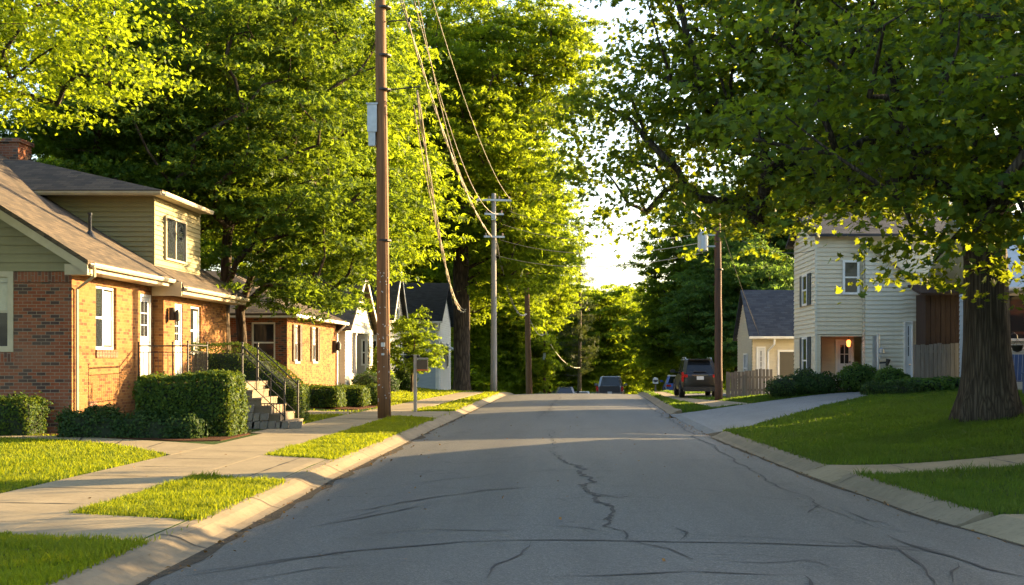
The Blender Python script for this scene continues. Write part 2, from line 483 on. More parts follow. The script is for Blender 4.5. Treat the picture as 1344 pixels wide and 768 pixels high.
# road: asphalt sheet with its cracks as thin dark ribbons of the same mesh
def add_sheet(mb, left, right, ds_, nx, dz, zf=G):
    for a, b in zip(ds_[:-1], ds_[1:]):
        for k in range(nx):
            q = []
            for d, t in ((a, k / nx), (a, (k + 1) / nx), (b, (k + 1) / nx), (b, k / nx)):
                x = left(d) + (right(d) - left(d)) * t
                q.append((x, d, zf(x, d) + dz))
            mb.face(q)
def ribbon(mb, pts, w, dz, rng, zf=G, jit=.05, step=.22):
    """thin wandering ribbon through ground points (x,d)"""
    P = []
    for (x0, y0), (x1, y1) in zip(pts[:-1], pts[1:]):
        n = max(2, int(math.hypot(x1 - x0, y1 - y0) / step))
        for i in range(n): P.append((x0 + (x1 - x0) * i / n, y0 + (y1 - y0) * i / n))
    P.append(pts[-1])
    jx = jy = 0; Q = []
    for i, (x, y) in enumerate(P):
        jx = jx * .75 + rng.gauss(0, jit); jy = jy * .75 + rng.gauss(0, jit)
        Q.append((x + jx, y + jy))
    n = len(Q); L = []
    for i in range(n):
        ax, ay = Q[max(0, i - 1)]; bx, by = Q[min(n - 1, i + 1)]
        l = math.hypot(bx - ax, by - ay) or 1; nx, ny = -(by - ay) / l, (bx - ax) / l
        ww = w * (rng.uniform(.35, 1.25)) * min(1, .15 + 3 * min(i, n - 1 - i) / n)
        x, y = Q[i]
        L.append(((x + nx * ww, y + ny * ww), (x - nx * ww, y - ny * ww)))
    for (a, b), (c, d) in zip(L[:-1], L[1:]):
        mb.face([(x, y, zf(x, y) + dz) for x, y in (b, d, c, a)])

def px(x, y, z=0.):
    """photo pixel on a level at height z -> ground point (x,d)"""
    d = (EYE - z) * F / (y - 475); return ((x - 756) / F * d, d)

rng = random.Random(5)
road = MB()
rd = list(np.arange(-6, 8, 2.)) + list(np.arange(8, 30, .8)) + list(np.arange(30, 64, 1.5)) + list(np.arange(64, 112, 1.)) + [115, 120, 130, 140, 150, 170, 200]
add_sheet(road, lambda d: KL(max(d, 4)), lambda d: KR(max(d, 4)), rd, 10, 0, lambda x, d: G(x, max(d, 3)))
road.cur = 1
cz = .006
def crack(pxs, w, jit=.05, step=.22): ribbon(road, [px(*p, .05) for p in pxs], w * 1.2, cz, rng, jit=jit, step=step)
crack([(722, 592), (738, 606), (758, 616), (774, 630), (768, 642), (785, 650), (795, 664), (808, 676), (800, 694), (822, 704), (850, 715)], .032, .035, .1)
crack([(724, 565), (728, 580), (722, 592)], .012)
crack([(420, 675), (500, 664), (580, 652), (640, 645), (720, 640), (762, 636)], .022, .03)
crack([(400, 690), (450, 682), (560, 664), (600, 660)], .018, .03)
crack([(440, 645), (560, 632), (660, 622), (745, 618)], .011, .03)
crack([(230, 752), (330, 738), (450, 722), (600, 712), (720, 710), (850, 712), (1000, 714), (1200, 716), (1300, 728)], .020, .02)
crack([(250, 745), (400, 728), (520, 716), (600, 713)], .012, .02)
crack([(840, 700), (1000, 706), (1100, 712), (1260, 718)], .010, .02)
crack([(700, 758), (800, 756), (900, 752), (1010, 756), (1060, 757)], .014, .02)
crack([(1060, 757), (1066, 768), (1075, 790)], .02, .02)
crack([(1165, 700), (1200, 712), (1250, 728), (1300, 745), (1370, 760)], .026, .02)
crack([(1110, 706), (1150, 718), (1240, 722)], .014, .02)
crack([(1255, 735), (1240, 748), (1250, 765)], .014, .02)
crack([(740, 652), (775, 648), (800, 652), (830, 650)], .012, .02)
crack([(690, 690), (760, 694), (800, 700)], .010, .02)
crack([(860, 604), (960, 602), (1010, 601)], .010, .02)
crack([(600, 606), (700, 600), (760, 598)], .010, .02)
crack([(1045, 665), (1075, 660), (1060, 671), (1080, 668)], .012, .015)
crack([(835, 520), (860, 538), (900, 562), (945, 590), (985, 612), (1030, 640), (1095, 668), (1150, 690), (1200, 696), (1260, 712)], .022, .03)
crack([(1110, 668), (1135, 680), (1165, 684)], .012, .02)
crack([(735, 518), (725, 530), (722, 545)], .02)
crack([(722, 528), (718, 540), (705, 552)], .014)
crack([(560, 574), (700, 566), (860, 560)], .012, .03)
crack([(850, 715), (880, 722), (905, 733)], .016, .03)
crack([(785, 650), (820, 654), (838, 651)], .012, .02); crack([(808, 676), (790, 684), (775, 682)], .012, .02); crack([(774, 630), (792, 626)], .010, .02)
crack([(480, 700), (560, 694), (650, 698), (700, 694)], .010, .03); crack([(300, 762), (420, 744), (470, 742)], .012, .02)
crack([(930, 735), (1000, 740), (1050, 736), (1085, 742)], .012, .03); crack([(880, 690), (900, 700), (895, 712)], .010, .03)
crack([(1180, 716), (1215, 740), (1235, 768)], .014, .02); crack([(980, 650), (1030, 655), (1060, 652)], .009, .02); crack([(640, 760), (655, 740), (690, 728), (700, 712)], .010, .03)
crack([(560, 610), (640, 606), (700, 610)], .010, .03); crack([(500, 668), (470, 676), (430, 684)], .010, .02); crack([(900, 640), (950, 646), (990, 643)], .008, .02)
road.cur = 2
# worn, dirt-filled strips where the asphalt meets the gutter
for side in (0, 1):
    dd = list(np.arange(7, 62, .5)); w = [rng.uniform(.06, .24) * (1 if 8 < d < 30 else .6) for d in dd]
    if side: w = [x * .55 for x in w]
    for i in range(len(dd) - 1):
        q = []
        for d, k, ww in ((dd[i], 0, w[i]), (dd[i], 1, w[i]), (dd[i + 1], 1, w[i + 1]), (dd[i + 1], 0, w[i + 1])):
            if side: x = KR(d) - (ww if k == 0 else -.01)
            else: x = KL(d) + (ww if k else -.01)
            q.append((x, d, G(x, d) + .003))
        road.face(q)
tag(road.build('road', [M['asphalt'], M['crack'], M['edge']], smooth=False), kind='structure')

# kerbs: rolled concrete, lowered at driveways
def kerb(name, side, spans):
    mb = MB(); prof = [(-.03, -.02), (.0, .004), (.10, .03), (.24, .105), (.33, .135), (.43, .142), (.45, .0)]
    for d0, d1 in spans:
        n = max(3, int((d1 - d0) / .8)); dd = [d0 + (d1 - d0) * i / n for i in range(n + 1)]
        wob = [rng.uniform(-.012, .012) for _ in dd]
        R = []
        for d, wb in zip(dd, wob):
            e = KR(d) if side > 0 else KL(d)
            R.append([(e + side * (o + (wb if o > .05 else 0)), d, -drop(d) + h) for o, h in prof])
        for a, b in zip(R[:-1], R[1:]):
            for k in range(len(prof) - 1):
                q = [a[k], a[k + 1], b[k + 1], b[k]]
                mb.face(q if side > 0 else q[::-1])
        mb.face(R[0]); mb.face(R[-1][::-1])
        mb.cur = 1
        d = d0 + rng.uniform(.5, 2)
        while d < min(d1 - .3, 62):
            e = KR(d) if side > 0 else KL(d); sk = rng.uniform(-.12, .12)
            for k in range(len(prof) - 2):
                (o0, h0), (o1, h1) = prof[k], prof[k + 1]
                q = [(e + side * o0, d + sk * o0, h0 - drop(d) + .004), (e + side * o1, d + sk * o1, h1 - drop(d) + .004),
                     (e + side * o1, d + sk * o1 + .022, h1 - drop(d) + .004), (e + side * o0, d + sk * o0 + .022, h0 - drop(d) + .004)]
                mb.face(q)
            d += rng.uniform(2.2, 3.4)
        mb.cur = 0
    return tag(mb.build(name, [M['kerb'], M['crack']]), kind='structure')
kerb('kerb', -1, [(3, 76), ])
kerb('kerb', 1, [(13.4, 18.2), (19.6, 29.3), (41.8, 76)])

# paving: a sheet over the lawn level bounded by two edge curves
PAVED = []
def inside(poly, x, y):
    c = False; j = len(poly) - 1
    for i in range(len(poly)):
        (xi, yi), (xj, yj) = poly[i], poly[j]
        if (yi > y) != (yj > y) and x < (xj - xi) * (y - yi) / (yj - yi) + xi: c = not c
        j = i
    return c
def pave(name, la, lb, mat, dz=.012, n=24, m=10, joints=0, wj=.02, rough=.0):
    """surface between polylines la and lb (same direction)"""
    def along(pl, t):
        L = [0]
        for a, b in zip(pl[:-1], pl[1:]): L.append(L[-1] + math.hypot(b[0] - a[0], b[1] - a[1]))
        s_ = t * L[-1]
        for i in range(len(pl) - 1):
            if s_ <= L[i + 1] + 1e-9:
                u = (s_ - L[i]) / max(1e-9, L[i + 1] - L[i]); a, b = pl[i], pl[i + 1]
                return (a[0] + (b[0] - a[0]) * u, a[1] + (b[1] - a[1]) * u)
        return pl[-1]
    mb = MB(); gridp = []
    for i in range(n + 1):
        a, b = along(la, i / n), along(lb, i / n); row = []
        for k in range(m + 1):
            t = k / m; x, y = a[0] + (b[0] - a[0]) * t, a[1] + (b[1] - a[1]) * t
            row.append((x, y, G(x, y) + dz))
        gridp.append(row)
    for i in range(n):
        for k in range(m):
            q = [gridp[i][k], gridp[i][k + 1], gridp[i + 1][k + 1], gridp[i + 1][k]]
            nn = (Vector(q[1]) - Vector(q[0])).cross(Vector(q[3]) - Vector(q[0]))
            mb.face(q if nn.z > 0 else q[::-1])
    # thickness skirt
    ring = [gridp[i][0] for i in range(n + 1)] + [gridp[n][k] for k in range(1, m + 1)] + [gridp[i][m] for i in range(n - 1, -1, -1)] + [gridp[0][k] for k in range(m - 1, 0, -1)]
    for p, q in zip(ring, ring[1:] + ring[:1]): mb.face([p, q, (q[0], q[1], q[2] - .08), (p[0], p[1], p[2] - .08)])
    PAVED.append([(p[0], p[1]) for p in ring])
    if joints:
        mb.cur = 1
        for j in range(1, joints):
            t = (j + rng.uniform(-.06, .06)) / joints
            a, b = along(la, t), along(lb, t)
            ribbon(mb, [a, b], wj, dz + .004, rng, jit=.004)
    o = mb.build(name, [mat, M['crack']]); tag(o, kind='structure'); return o

LW0, LW1 = -7.1, -5.55                       # the left sidewalk
pave('sidewalk', [(LW0, 6), (LW0, 21), (LW0 - .03, 36), (LW0 + .5, 55), (LW0 + 1.2, 74)], [(LW1, 6), (LW1, 21), (LW1, 36), (LW1 + .3, 55), (LW1 + .8, 74)], M['concrete'], .014, 60, 3, 42)
pave('driveway_apron', [(LW1, 11.7), (KL(11.7) - .28, 11.2)], [(LW1, 13.3), (KL(12.7) - .28, 12.75)], M['concrete'], .012, 4, 4, 0)
pave('driveway_apron', [(LW1, 17.6), (KL(17) - .28, 16.9)], [(LW1, 21.6), (KL(21) - .28, 20.7)], M['concrete'], .012, 4, 5, 2)
pave('driveway_apron', [(LW1, 36.6), (KL(37) - .28, 35.6)], [(LW1, 40.6), (KL(41) - .28, 41)], M['concrete'], .012, 4, 5, 0)
pave('front_path', [(LW0 + .02, 21.3), (-8.0, 22.6), (-9.3, 24.2), (-11, 25.6), (-14, 26.2), (-18, 26.4)], [(LW0 + .02, 23.9), (-8.2, 24.7), (-9.3, 25.4), (-11, 26.6), (-14, 27.1), (-18, 27.3)], M['concrete'], .016, 24, 4, 8)
pave('step_landing', [(LW0 + .02, 27.6), (LW0 - .35, 27.9)], [(LW0 + .02, 31.6), (LW0 - .35, 31.4)], M['concrete'], .016, 2, 5, 0)
pave('house_path', [(LW0 + .02, 37.3), (-10.3, 37.8)], [(LW0 + .02, 39.8), (-10.3, 39.6)], M['concrete'], .016, 6, 4, 3)
pave('right_path', [(KR(18.1) + .0, 18.1), (5.2, 17.9), (7.0, 17.7), (12, 17.5)], [(KR(19.6) + .0, 19.7), (5.2, 19.3), (7.0, 19.0), (12, 18.6)], M['concrete'], .012, 20, 4, 6)
pave('right_driveway', [(KR(8) + .0, 8), (12, 7.5)], [(KR(13.3) + .0, 13.25), (12, 13.1)], M['concrete'], .010, 18, 8, 3)
pave('shared_driveway', [(KR(30.2), 30.2), (5.0, 32.6), (8.2, 37.6), (12.0, 42.5)], [(KR(41.6), 41.6), (6.0, 43), (9, 43.9), (12.0, 44.2)], M['drive'], .012, 26, 12, 0)
pave('right_sidewalk', [(4.75, 43.1), (4.4, 50), (4.05, 57), (4.2, 74)], [(6.2, 43.0), (5.65, 50), (4.95, 57), (4.9, 74)], M['concrete'], .016, 22, 3, 16)
pave('parking_pad', [(4.95, 55.5), (4.95, 62)], [(12.0, 53.5), (12.0, 62)], M['drive'], .012, 10, 10, 0)
pave('mulch_bed', [(-13.6, 27.25), (-11.2, 26.75), (-9.2, 25.6), (-8.0, 24.95), (-7.35, 25.2)], [(-13.6, 27.95), (-11.2, 27.95), (-9.2, 28.6), (-8.0, 28.8), (-7.35, 27.5)], M['mulch'], .02, 16, 6)
pave('mulch_bed', [(-9.6, 41.4), (-7.5, 41.2), (-7.2, 44.6)], [(-9.8, 46), (-8.6, 47.4), (-7.3, 46.0)], M['mulch'], .02, 10, 6)
# ---------------------------------------------------------------- leaves
def leaf_template(kind):
    if kind == 'maple':                      # five-lobed leaf folded along its midrib
        P = [(0, 0, 0), (.22, .03, .03), (.52, .20, .05), (.30, .36, .06), (.48, .66, .04), (.18, .62, .03), (0, 1., -.02),
             (-.18, .62, .03), (-.48, .66, .04), (-.30, .36, .06), (-.52, .20, .05), (-.22, .03, .03), (0, .45, -.02)]
        Fc = [(12, 0, 1), (12, 1, 2), (12, 2, 3), (12, 3, 4), (12, 4, 5), (12, 5, 6), (12, 6, 7), (12, 7, 8), (12, 8, 9), (12, 9, 10), (12, 10, 11), (12, 11, 0)]
    elif kind == 'kite':                     # folded pointed leaf
        P = [(0, 0, 0), (.36, .42, .07), (0, 1., 0), (-.36, .42, .07)]
        Fc = [(0, 1, 2), (0, 2, 3)]
    elif kind == 'clump':                    # a twig tip: three leaflets
        P = [(0, 0, 0), (.3, .45, .1), (.05, 1., -.05), (-.2, .5, .05), (.55, .25, .02), (.95, .62, -.1), (.5, .6, .1), (-.55, .2, .02), (-.9, .66, -.1), (-.45, .62, .1)]
        Fc = [(0, 1, 2), (0, 2, 3), (0, 4, 5), (0, 5, 6), (0, 8, 7), (0, 9, 8)]
    elif kind == 'needle':
        P = [(0, 0, 0), (.08, .5, .02), (0, 1., 0), (-.08, .5, .02), (.5, .7, .05), (.42, .8, .05), (-.5, .7, .05), (-.42, .8, .05)]
        Fc = [(0, 1, 2), (0, 2, 3), (0, 4, 5), (0, 7, 6)]
    return np.array(P, float), np.array(Fc, int)
def leaves_mesh(name, pos, nrm, size, kind, mat, rg, up_dir=None, core=None):
    """one mesh of leaf faces; pos (L,3), nrm (L,3), size (L,)"""
    P, Fc = leaf_template(kind); L = len(pos)
    nrm = nrm / (np.linalg.norm(nrm, axis=1, keepdims=True) + 1e-9)
    t = rg.normal(size=(L, 3)) if up_dir is None else up_dir + rg.normal(size=(L, 3)) * .35
    t -= nrm * (t * nrm).sum(1, keepdims=True); t /= (np.linalg.norm(t, axis=1, keepdims=True) + 1e-9)
    b = np.cross(t, nrm)
    s = size[:, None, None]
    V = pos[:, None, :] + s * (P[None, :, 0:1] * b[:, None, :] + (P[None, :, 1:2] - .4) * t[:, None, :] + P[None, :, 2:3] * nrm[:, None, :])
    V = V.reshape(-1, 3); m = len(P)
    Fi = (np.arange(L)[:, None, None] * m + Fc[None]).reshape(-1, 3)
    rnd = np.repeat(rg.random(L), m)
    nv = len(V); nf = len(Fi); cf = 0
    if core is not None:
        cv, cfaces = core; cf = len(cfaces)
        Fi = np.vstack([Fi, np.array(cfaces) + nv]); V = np.vstack([V, cv]); rnd = np.concatenate([rnd, np.zeros(len(cv))])
    me = bpy.data.meshes.new(name)
    me.vertices.add(len(V)); me.vertices.foreach_set('co', V.ravel())
    me.loops.add(Fi.size); me.loops.foreach_set('vertex_index', Fi.ravel().astype(np.int32))
    me.polygons.add(len(Fi)); me.polygons.foreach_set('loop_start', np.arange(0, Fi.size, 3, dtype=np.int32))
    if not isinstance(mat, (list, tuple)): mat = [mat]
    for x in mat: me.materials.append(x)
    if cf:
        mi = np.zeros(len(Fi), np.int32); mi[nf:] = 1; me.polygons.foreach_set('material_index', mi)
    a = me.attributes.new('rnd', 'FLOAT', 'POINT'); a.data.foreach_set('value', rnd.astype(np.float32))
    me.update(calc_edges=True)
    o = bpy.data.objects.new(name, me); COL.objects.link(o)
    return o

# ---------------------------------------------------------------- trees
def sample_crown(rg, ells, n, mind, zmin=None, keep=None):
    """uneven clump centres through the volume of several ellipsoids (shell-biased)"""
    out = []; tries = 0
    w = np.array([e[1][0] * e[1][1] * e[1][2] for e in ells]) ** .7; w /= w.sum()
    while len(out) < n and tries < n * 60:
        tries += 1
        c, r = ells[rg.choice(len(ells), p=w)]
        v = rg.normal(size=3); v /= np.linalg.norm(v); q = rg.random() ** .42
        p = np.array(c) + v * q * np.array(r)
        if zmin is not None and p[2] < zmin: continue
        if keep and not keep(p): continue
        if out and np.min(np.linalg.norm(np.array(out) - p, axis=1)) < mind: continue
        out.append(p)
    return np.array(out)
def skeleton(rg, base, trunks, clumps):
    """trunks: list of polylines [(x,y,z)...]; every clump is joined to the nearest suitable node"""
    nodes = []; par = []
    for tr in trunks:
        prev = -1
        for i in range(len(tr) - 1):
            a, b = np.array(tr[i], float), np.array(tr[i + 1], float); k = max(2, int(np.linalg.norm(b - a) / .7))
            for j in range(k + (i == len(tr) - 2)):
                nodes.append(a + (b - a) * j / k); par.append(prev); prev = len(nodes) - 1
    ntr = len(nodes)
    cap = 40000; N = np.zeros((cap, 3)); N[:len(nodes)] = nodes; cnt = len(nodes)
    axis = np.array(trunks[0][-1], float)
    zlow = min(t[1][2] for t in trunks)
    order = np.argsort(np.linalg.norm((clumps - (axis * [1, 1, .62] + np.array(base) * [0, 0, .38])) * [1, 1, .8], axis=1))
    tips = []
    for ci in order:
        p = clumps[ci]; A = N[:cnt]; dvec = p - A; hor = np.linalg.norm(dvec[:, :2], axis=1)
        cost = np.linalg.norm(dvec, axis=1) + 1.3 * np.maximum(0, A[:, 2] + .45 * hor - p[2]) + 4 * (A[:, 2] < zlow)
        j = int(np.argmin(cost)); a = N[j]; L = np.linalg.norm(p - a); k = max(2, int(L / .8))
        side = rg.normal(size=3) * L * .07; prev = j
        for i in range(1, k + 1):
            t = i / k
            q = a + (p - a) * t + side * math.sin(t * math.pi) + np.array([0, 0, L * .10 * math.sin(t * math.pi)])
            N[cnt] = q; par.append(prev); prev = cnt; cnt += 1
        tips.append(prev)
    return N[:cnt], par, tips, ntr
def limb_mesh(name, N, par, tips, r_tip, r_trunk, z0, mat, parent, flare=1.6, sides=7, roots=5, power=2.2, rg=None, bole=0):
    n = len(N); acc = np.zeros(n)
    for t in tips: acc[t] += 1
    kids = [[] for _ in range(n)]
    for i in range(n - 1, -1, -1):
        if par[i] >= 0: acc[par[i]] += acc[i]; kids[par[i]].append(i)
    R = r_tip * np.maximum(acc, .6) ** (1 / power)
    k0 = r_trunk / R.max(); R = np.where(R * k0 > r_tip, R * k0, r_tip)
    if r_trunk > .5:                                      # a massive bole keeps its girth up to the first limbs
        zz = N[:bole, 2]; R[:bole] = np.maximum(R[:bole], r_trunk * np.clip(.98 - .035 * zz, .3, 1))
    mb = MB()
    starts = [i for i in range(n) if par[i] < 0]
    stack = [(s, None) for s in starts]
    while stack:
        s, frm = stack.pop()
        chain = [] if frm is None else [frm]
        i = s
        while True:
            chain.append(i)
            if not kids[i]: break
            ks = sorted(kids[i], key=lambda q: -R[q])
            for q in ks[1:]: stack.append((q, i))
            i = ks[0]
        pts = [N[q] for q in chain]; rr = [R[q] for q in chain]
        if len(rr) > 3 and not kids[chain[-1]]: rr[-1] *= .35; rr[-2] *= .65
        if frm is not None: rr[0] = min(R[frm], rr[1] * 1.25)
        if frm is None and N[s][2] > .5:
            mb.tube(pts, rr, 16)
        elif frm is None:
            base = np.array(pts[0]); H = r_trunk * 3.2
            fp, fr = [], []
            for z, m in ((-.35, flare * 1.25), (.0, flare), (.25, flare * .8 + .2), (.6, 1 + (flare - 1) * .32), (1., 1 + (flare - 1) * .1)):
                fp.append(base + np.array([0, 0, z * min(1, H)])); fr.append(rr[0] * m)
            cut = [j for j in range(len(pts)) if pts[j][2] > fp[-1][2] + .2]
            pts = fp + [pts[j] for j in cut]; rr = fr + [rr[j] for j in cut]
            mb.tube(pts, rr, 20 if r_trunk > .3 else 10)
        else:
            mb.tube(pts, rr, sides if rr[0] > .06 else 5, cap=False)
    o = mb.build(name, mat, parent, smooth=True)
    if rg is not None and flare > 1.2:                    # root buttresses: lobes pushed out near the foot
        me = o.data; co = np.zeros(len(me.vertices) * 3); me.vertices.foreach_get('co', co); co = co.reshape(-1, 3)
        b0 = np.array(N[starts[0]]); ph = rg.random() * 6
        d = co - b0; h = np.clip(1 - d[:, 2] / (r_trunk * 2.6), 0, 1); rad = np.hypot(d[:, 0], d[:, 1])
        sel = (rad < r_trunk * 3) & (h > 0)
        ang = np.arctan2(d[:, 1], d[:, 0])
        m = 1 + sel * (h ** 2) * (.22 * np.sin(ang * roots + ph) + .10 * np.sin(ang * (roots * 2 + 1) + ph * 2)) + (rad < r_trunk * 1.4) * .025 * np.sin(ang * 9 + d[:, 2] * 3)
        co[:, 0] = b0[0] + d[:, 0] * m; co[:, 1] = b0[1] + d[:, 1] * m
        me.vertices.foreach_set('co', co.ravel()); me.update()
    return o
def clump_leaves(rg, clumps, n_leaf, rad, flat=.5, sprays=7, tilt=.75, size=(.1, .16), axis=None, droop=.25):
    C = np.repeat(clumps, sprays, 0); m = len(C)
    off = rg.normal(size=(m, 3)) * [rad * .62, rad * .62, rad * flat * .62]
    sc = C + off
    outv = off.copy(); outv[:, 2] = 0
    if axis is not None:
        o2 = sc - axis; o2[:, 2] = 0; outv += .6 * o2 / (np.linalg.norm(o2, axis=1, keepdims=True) + 1e-6) * rad
    outv /= (np.linalg.norm(outv, axis=1, keepdims=True) + 1e-6)
    per = max(1, int(n_leaf / sprays)); keepn = rg.random(m)
    sc = np.repeat(sc, per, 0); outv = np.repeat(outv, per, 0); L = len(sc)
    r = np.abs(rg.normal(size=(L, 1))) * rad * .40; a = rg.random((L, 1)) * 2 * math.pi
    d2 = np.hstack([np.cos(a), np.sin(a), np.zeros((L, 1))])
    pos = sc + d2 * r + outv * rad * .12
    pos[:, 2] += -droop * (r[:, 0] ** 2) / rad + rg.normal(size=L) * rad * .055
    nrm = np.array([0, 0, 1.]) + rg.normal(size=(L, 3)) * tilt + outv * .45
    return pos, nrm, rg.uniform(*size, L)

def make_tree(name, label, cat, x, y, H, trunk_r, ells, n_cl, mind, leaf_n, rad, size, kind, lmat, bmat, seed, trunks=None, group=None,
              flat=.5, tilt=.75, zmin=None, keep=None, flare=1.5, r_tip=.018, sprays=7, roots=5, droop=.25, lean=(0, 0)):
    rg = np.random.default_rng(seed); z = G(x, y) - .05
    root = thing(name, label, cat, (x, y, z), 0, group)
    cl = sample_crown(rg, ells, n_cl, mind, zmin, keep)
    if trunks is None:
        h = H * .78
        trunks = [[(0, 0, 0), (lean[0] * .3 + rg.normal() * .1, lean[1] * .3, h * .33), (lean[0] * .7 + rg.normal() * .25, lean[1] * .7 + rg.normal() * .2, h * .66), (lean[0] + rg.normal() * .3, lean[1] + rg.normal() * .3, h)]]
    N, par, tips, ntr = skeleton(rg, (0, 0, 0), trunks, cl)
    limb_mesh('trunk', N, par, tips, r_tip, trunk_r, 0, bmat, root, flare, roots=roots, rg=rg, bole=int(min(i for i in range(1, len(par)) if par[i] != i - 1)))
    pos, nrm, sz = clump_leaves(rg, cl, leaf_n, rad, flat, sprays, tilt, size, np.array([0, 0, 0.]), droop)
    ok = pos[:, 2] > (0.35 if zmin is None else zmin - rad * .9)
    c = leaves_mesh('crown', pos[ok], nrm[ok], sz[ok], kind, lmat, rg); c.parent = root
    return root
def copy_tree(src, x, y, label, scale, rz, group=None):
    r = src.copy(); COL.objects.link(r); r.location = (x, y, G(x, y) - .05); r.rotation_euler = (0, 0, rz); r.scale = (scale[0], scale[0], scale[1])
    r['label'] = label
    if group: r['group'] = group
    for ch in list(src.children):
        c = ch.copy(); COL.objects.link(c); c.parent = r
    return r

# the big maple on the right lawn: its limbs reach over the road
EL = [((-.3, -1.0, 9.5), (6.2, 6.2, 4.8)), ((-4.0, 0.3, 7.4), (4.4, 4.6, 3.0)), ((2.5, -5.0, 7.5), (4.2, 4.8, 3.6)), ((3.5, 1.5, 8.5), (4.5, 4.2, 3.2)), ((-.9, .2, 5.2), (3.2, 2.8, 1.5)),
      ((-1.6, -8.6, 5.6), (3.6, 3.4, 2.6)), ((1.6, -8.8, 4.6), (3.4, 2.8, 2.4)), ((.2, -8.9, 3.2), (2.8, 2.0, 1.2)), ((-2.2, -2.2, 3.9), (1.3, 1.3, .9)), ((-4.5, -7.9, 4.9), (2.0, 1.7, 1.2)), ((-2.2, -7.4, 4.6), (2.0, 1.8, 1.2)), ((-3.4, -9.2, 3.5), (1.1, .9, .5)), ((-6.9, .5, 5.5), (1.7, 2.0, 1.2)), ((-5.4, .4, 4.7), (2.4, 1.7, .8)), ((-6.0, .3, 6.6), (2.0, 2.2, 1.4)), ((-3.2, -4.6, 4.9), (2.8, 1.8, 1.3)), ((-5.2, -.5, 10.3), (3.0, 3.5, 2.8)), ((-3.3, -7.6, 3.0), (1.0, .9, .6)), ((-1.6, -7.8, 3.0), (1.2, .9, .7)), ((-2.2, -9.0, 3.2), (1.4, 1.0, .6))]
def keep_big(p):
    # crown shaped open along the sun's path so light reaches the far verge
    x, d, z = p[0] + 8.65, p[1] + 25.6, p[2] + .8
    d0 = d - (x + 4.5) * .6
    if 12.9 < d0 < 21 and z < .29 * (x + 4.5) + 2.0 and x > 5.2: return False
    if p[1] < -6: return p[2] > 1.75
    return p[2] > 2.4 + .20 * max(0, p[1] + 1.5) + .13 * max(0, p[0])
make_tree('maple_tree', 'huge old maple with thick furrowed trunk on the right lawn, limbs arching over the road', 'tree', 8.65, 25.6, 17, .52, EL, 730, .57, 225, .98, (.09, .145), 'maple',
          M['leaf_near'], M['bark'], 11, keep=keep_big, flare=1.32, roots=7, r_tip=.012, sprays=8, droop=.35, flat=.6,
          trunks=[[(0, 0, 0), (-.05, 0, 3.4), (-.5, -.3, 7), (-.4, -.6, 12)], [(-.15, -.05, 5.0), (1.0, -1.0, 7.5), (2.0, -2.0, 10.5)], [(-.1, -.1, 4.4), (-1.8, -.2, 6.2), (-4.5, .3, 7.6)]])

G_STREET = 'broadleaf trees lining the left side of the street'
# multi-trunked maple between the two brick houses
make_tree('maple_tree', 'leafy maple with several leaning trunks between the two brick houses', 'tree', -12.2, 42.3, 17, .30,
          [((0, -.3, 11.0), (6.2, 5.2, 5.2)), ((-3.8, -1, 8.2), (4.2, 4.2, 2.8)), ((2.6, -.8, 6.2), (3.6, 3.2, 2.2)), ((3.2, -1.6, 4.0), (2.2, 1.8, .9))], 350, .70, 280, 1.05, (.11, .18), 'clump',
          M['leaf_shaded'], M['bark_dark'], 21, group=G_STREET, zmin=3.2, flare=1.3,
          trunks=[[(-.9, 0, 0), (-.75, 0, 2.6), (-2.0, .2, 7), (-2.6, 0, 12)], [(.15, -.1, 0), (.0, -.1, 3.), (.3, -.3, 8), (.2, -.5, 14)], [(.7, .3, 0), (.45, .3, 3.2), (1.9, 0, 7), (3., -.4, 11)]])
# front-yard tree whose sunny boughs enter at the top left corner
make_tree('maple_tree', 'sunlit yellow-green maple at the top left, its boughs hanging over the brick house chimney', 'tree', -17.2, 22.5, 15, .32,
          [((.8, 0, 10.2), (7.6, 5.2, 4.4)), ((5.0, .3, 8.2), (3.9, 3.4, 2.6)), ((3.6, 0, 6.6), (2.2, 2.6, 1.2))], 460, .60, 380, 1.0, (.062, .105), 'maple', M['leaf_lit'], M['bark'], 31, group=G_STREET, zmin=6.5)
# the tall bright mass along the left side
t77 = make_tree('shade_tree', 'tall street tree with a bare brown trunk, just left of the pale grey pole', 'tree', -7.2, 77, 27, .50,
          [((0, 0, 17.5), (7.2, 7, 8.8)), ((3.6, -1, 10.5), (3.2, 4.2, 4.2)), ((4.6, -.5, 21.5), (3.8, 4, 3.2)), ((-4, -1, 12), (4.5, 5, 4))], 480, .90, 230, 1.3, (.17, .28), 'clump', M['leaf_lit'], M['bark_dark'], 41, group=G_STREET, zmin=5.5, flare=1.25, keep=lambda p: p[2] > 9.5 or p[0] > 2.2 or p[0] < -2.2 or p[1] > 1.5)
make_tree('shade_tree', 'broad sunlit tree rising directly behind the small brick house', 'tree', -15.5, 63, 24, .45,
          [((0, 0, 14), (7.4, 6.4, 8.6)), ((4.2, -2.0, 9.5), (4.6, 4.2, 4.5))], 420, .9, 230, 1.3, (.16, .26), 'clump', M['leaf_lit'], M['bark_dark'], 43, group=G_STREET, zmin=4.6)
copy_tree(t77, -9.0, 98, 'tall sunlit tree on the left, next beyond the bare brown trunk', (.92, .98), 2.1, G_STREET)
copy_tree(t77, -5.6, 122, 'farther yellow-green tree at the left edge of the sky gap', (.85, .92), 4.0, G_STREET)
copy_tree(t77, -17, 106, 'tall tree far back on the left, showing only between nearer crowns', (1.1, 1.1), 1.0, G_STREET)
copy_tree(t77, -24, 72, 'tall tree behind the roof of the nearest brick house', (1., .85), 5.2, G_STREET)
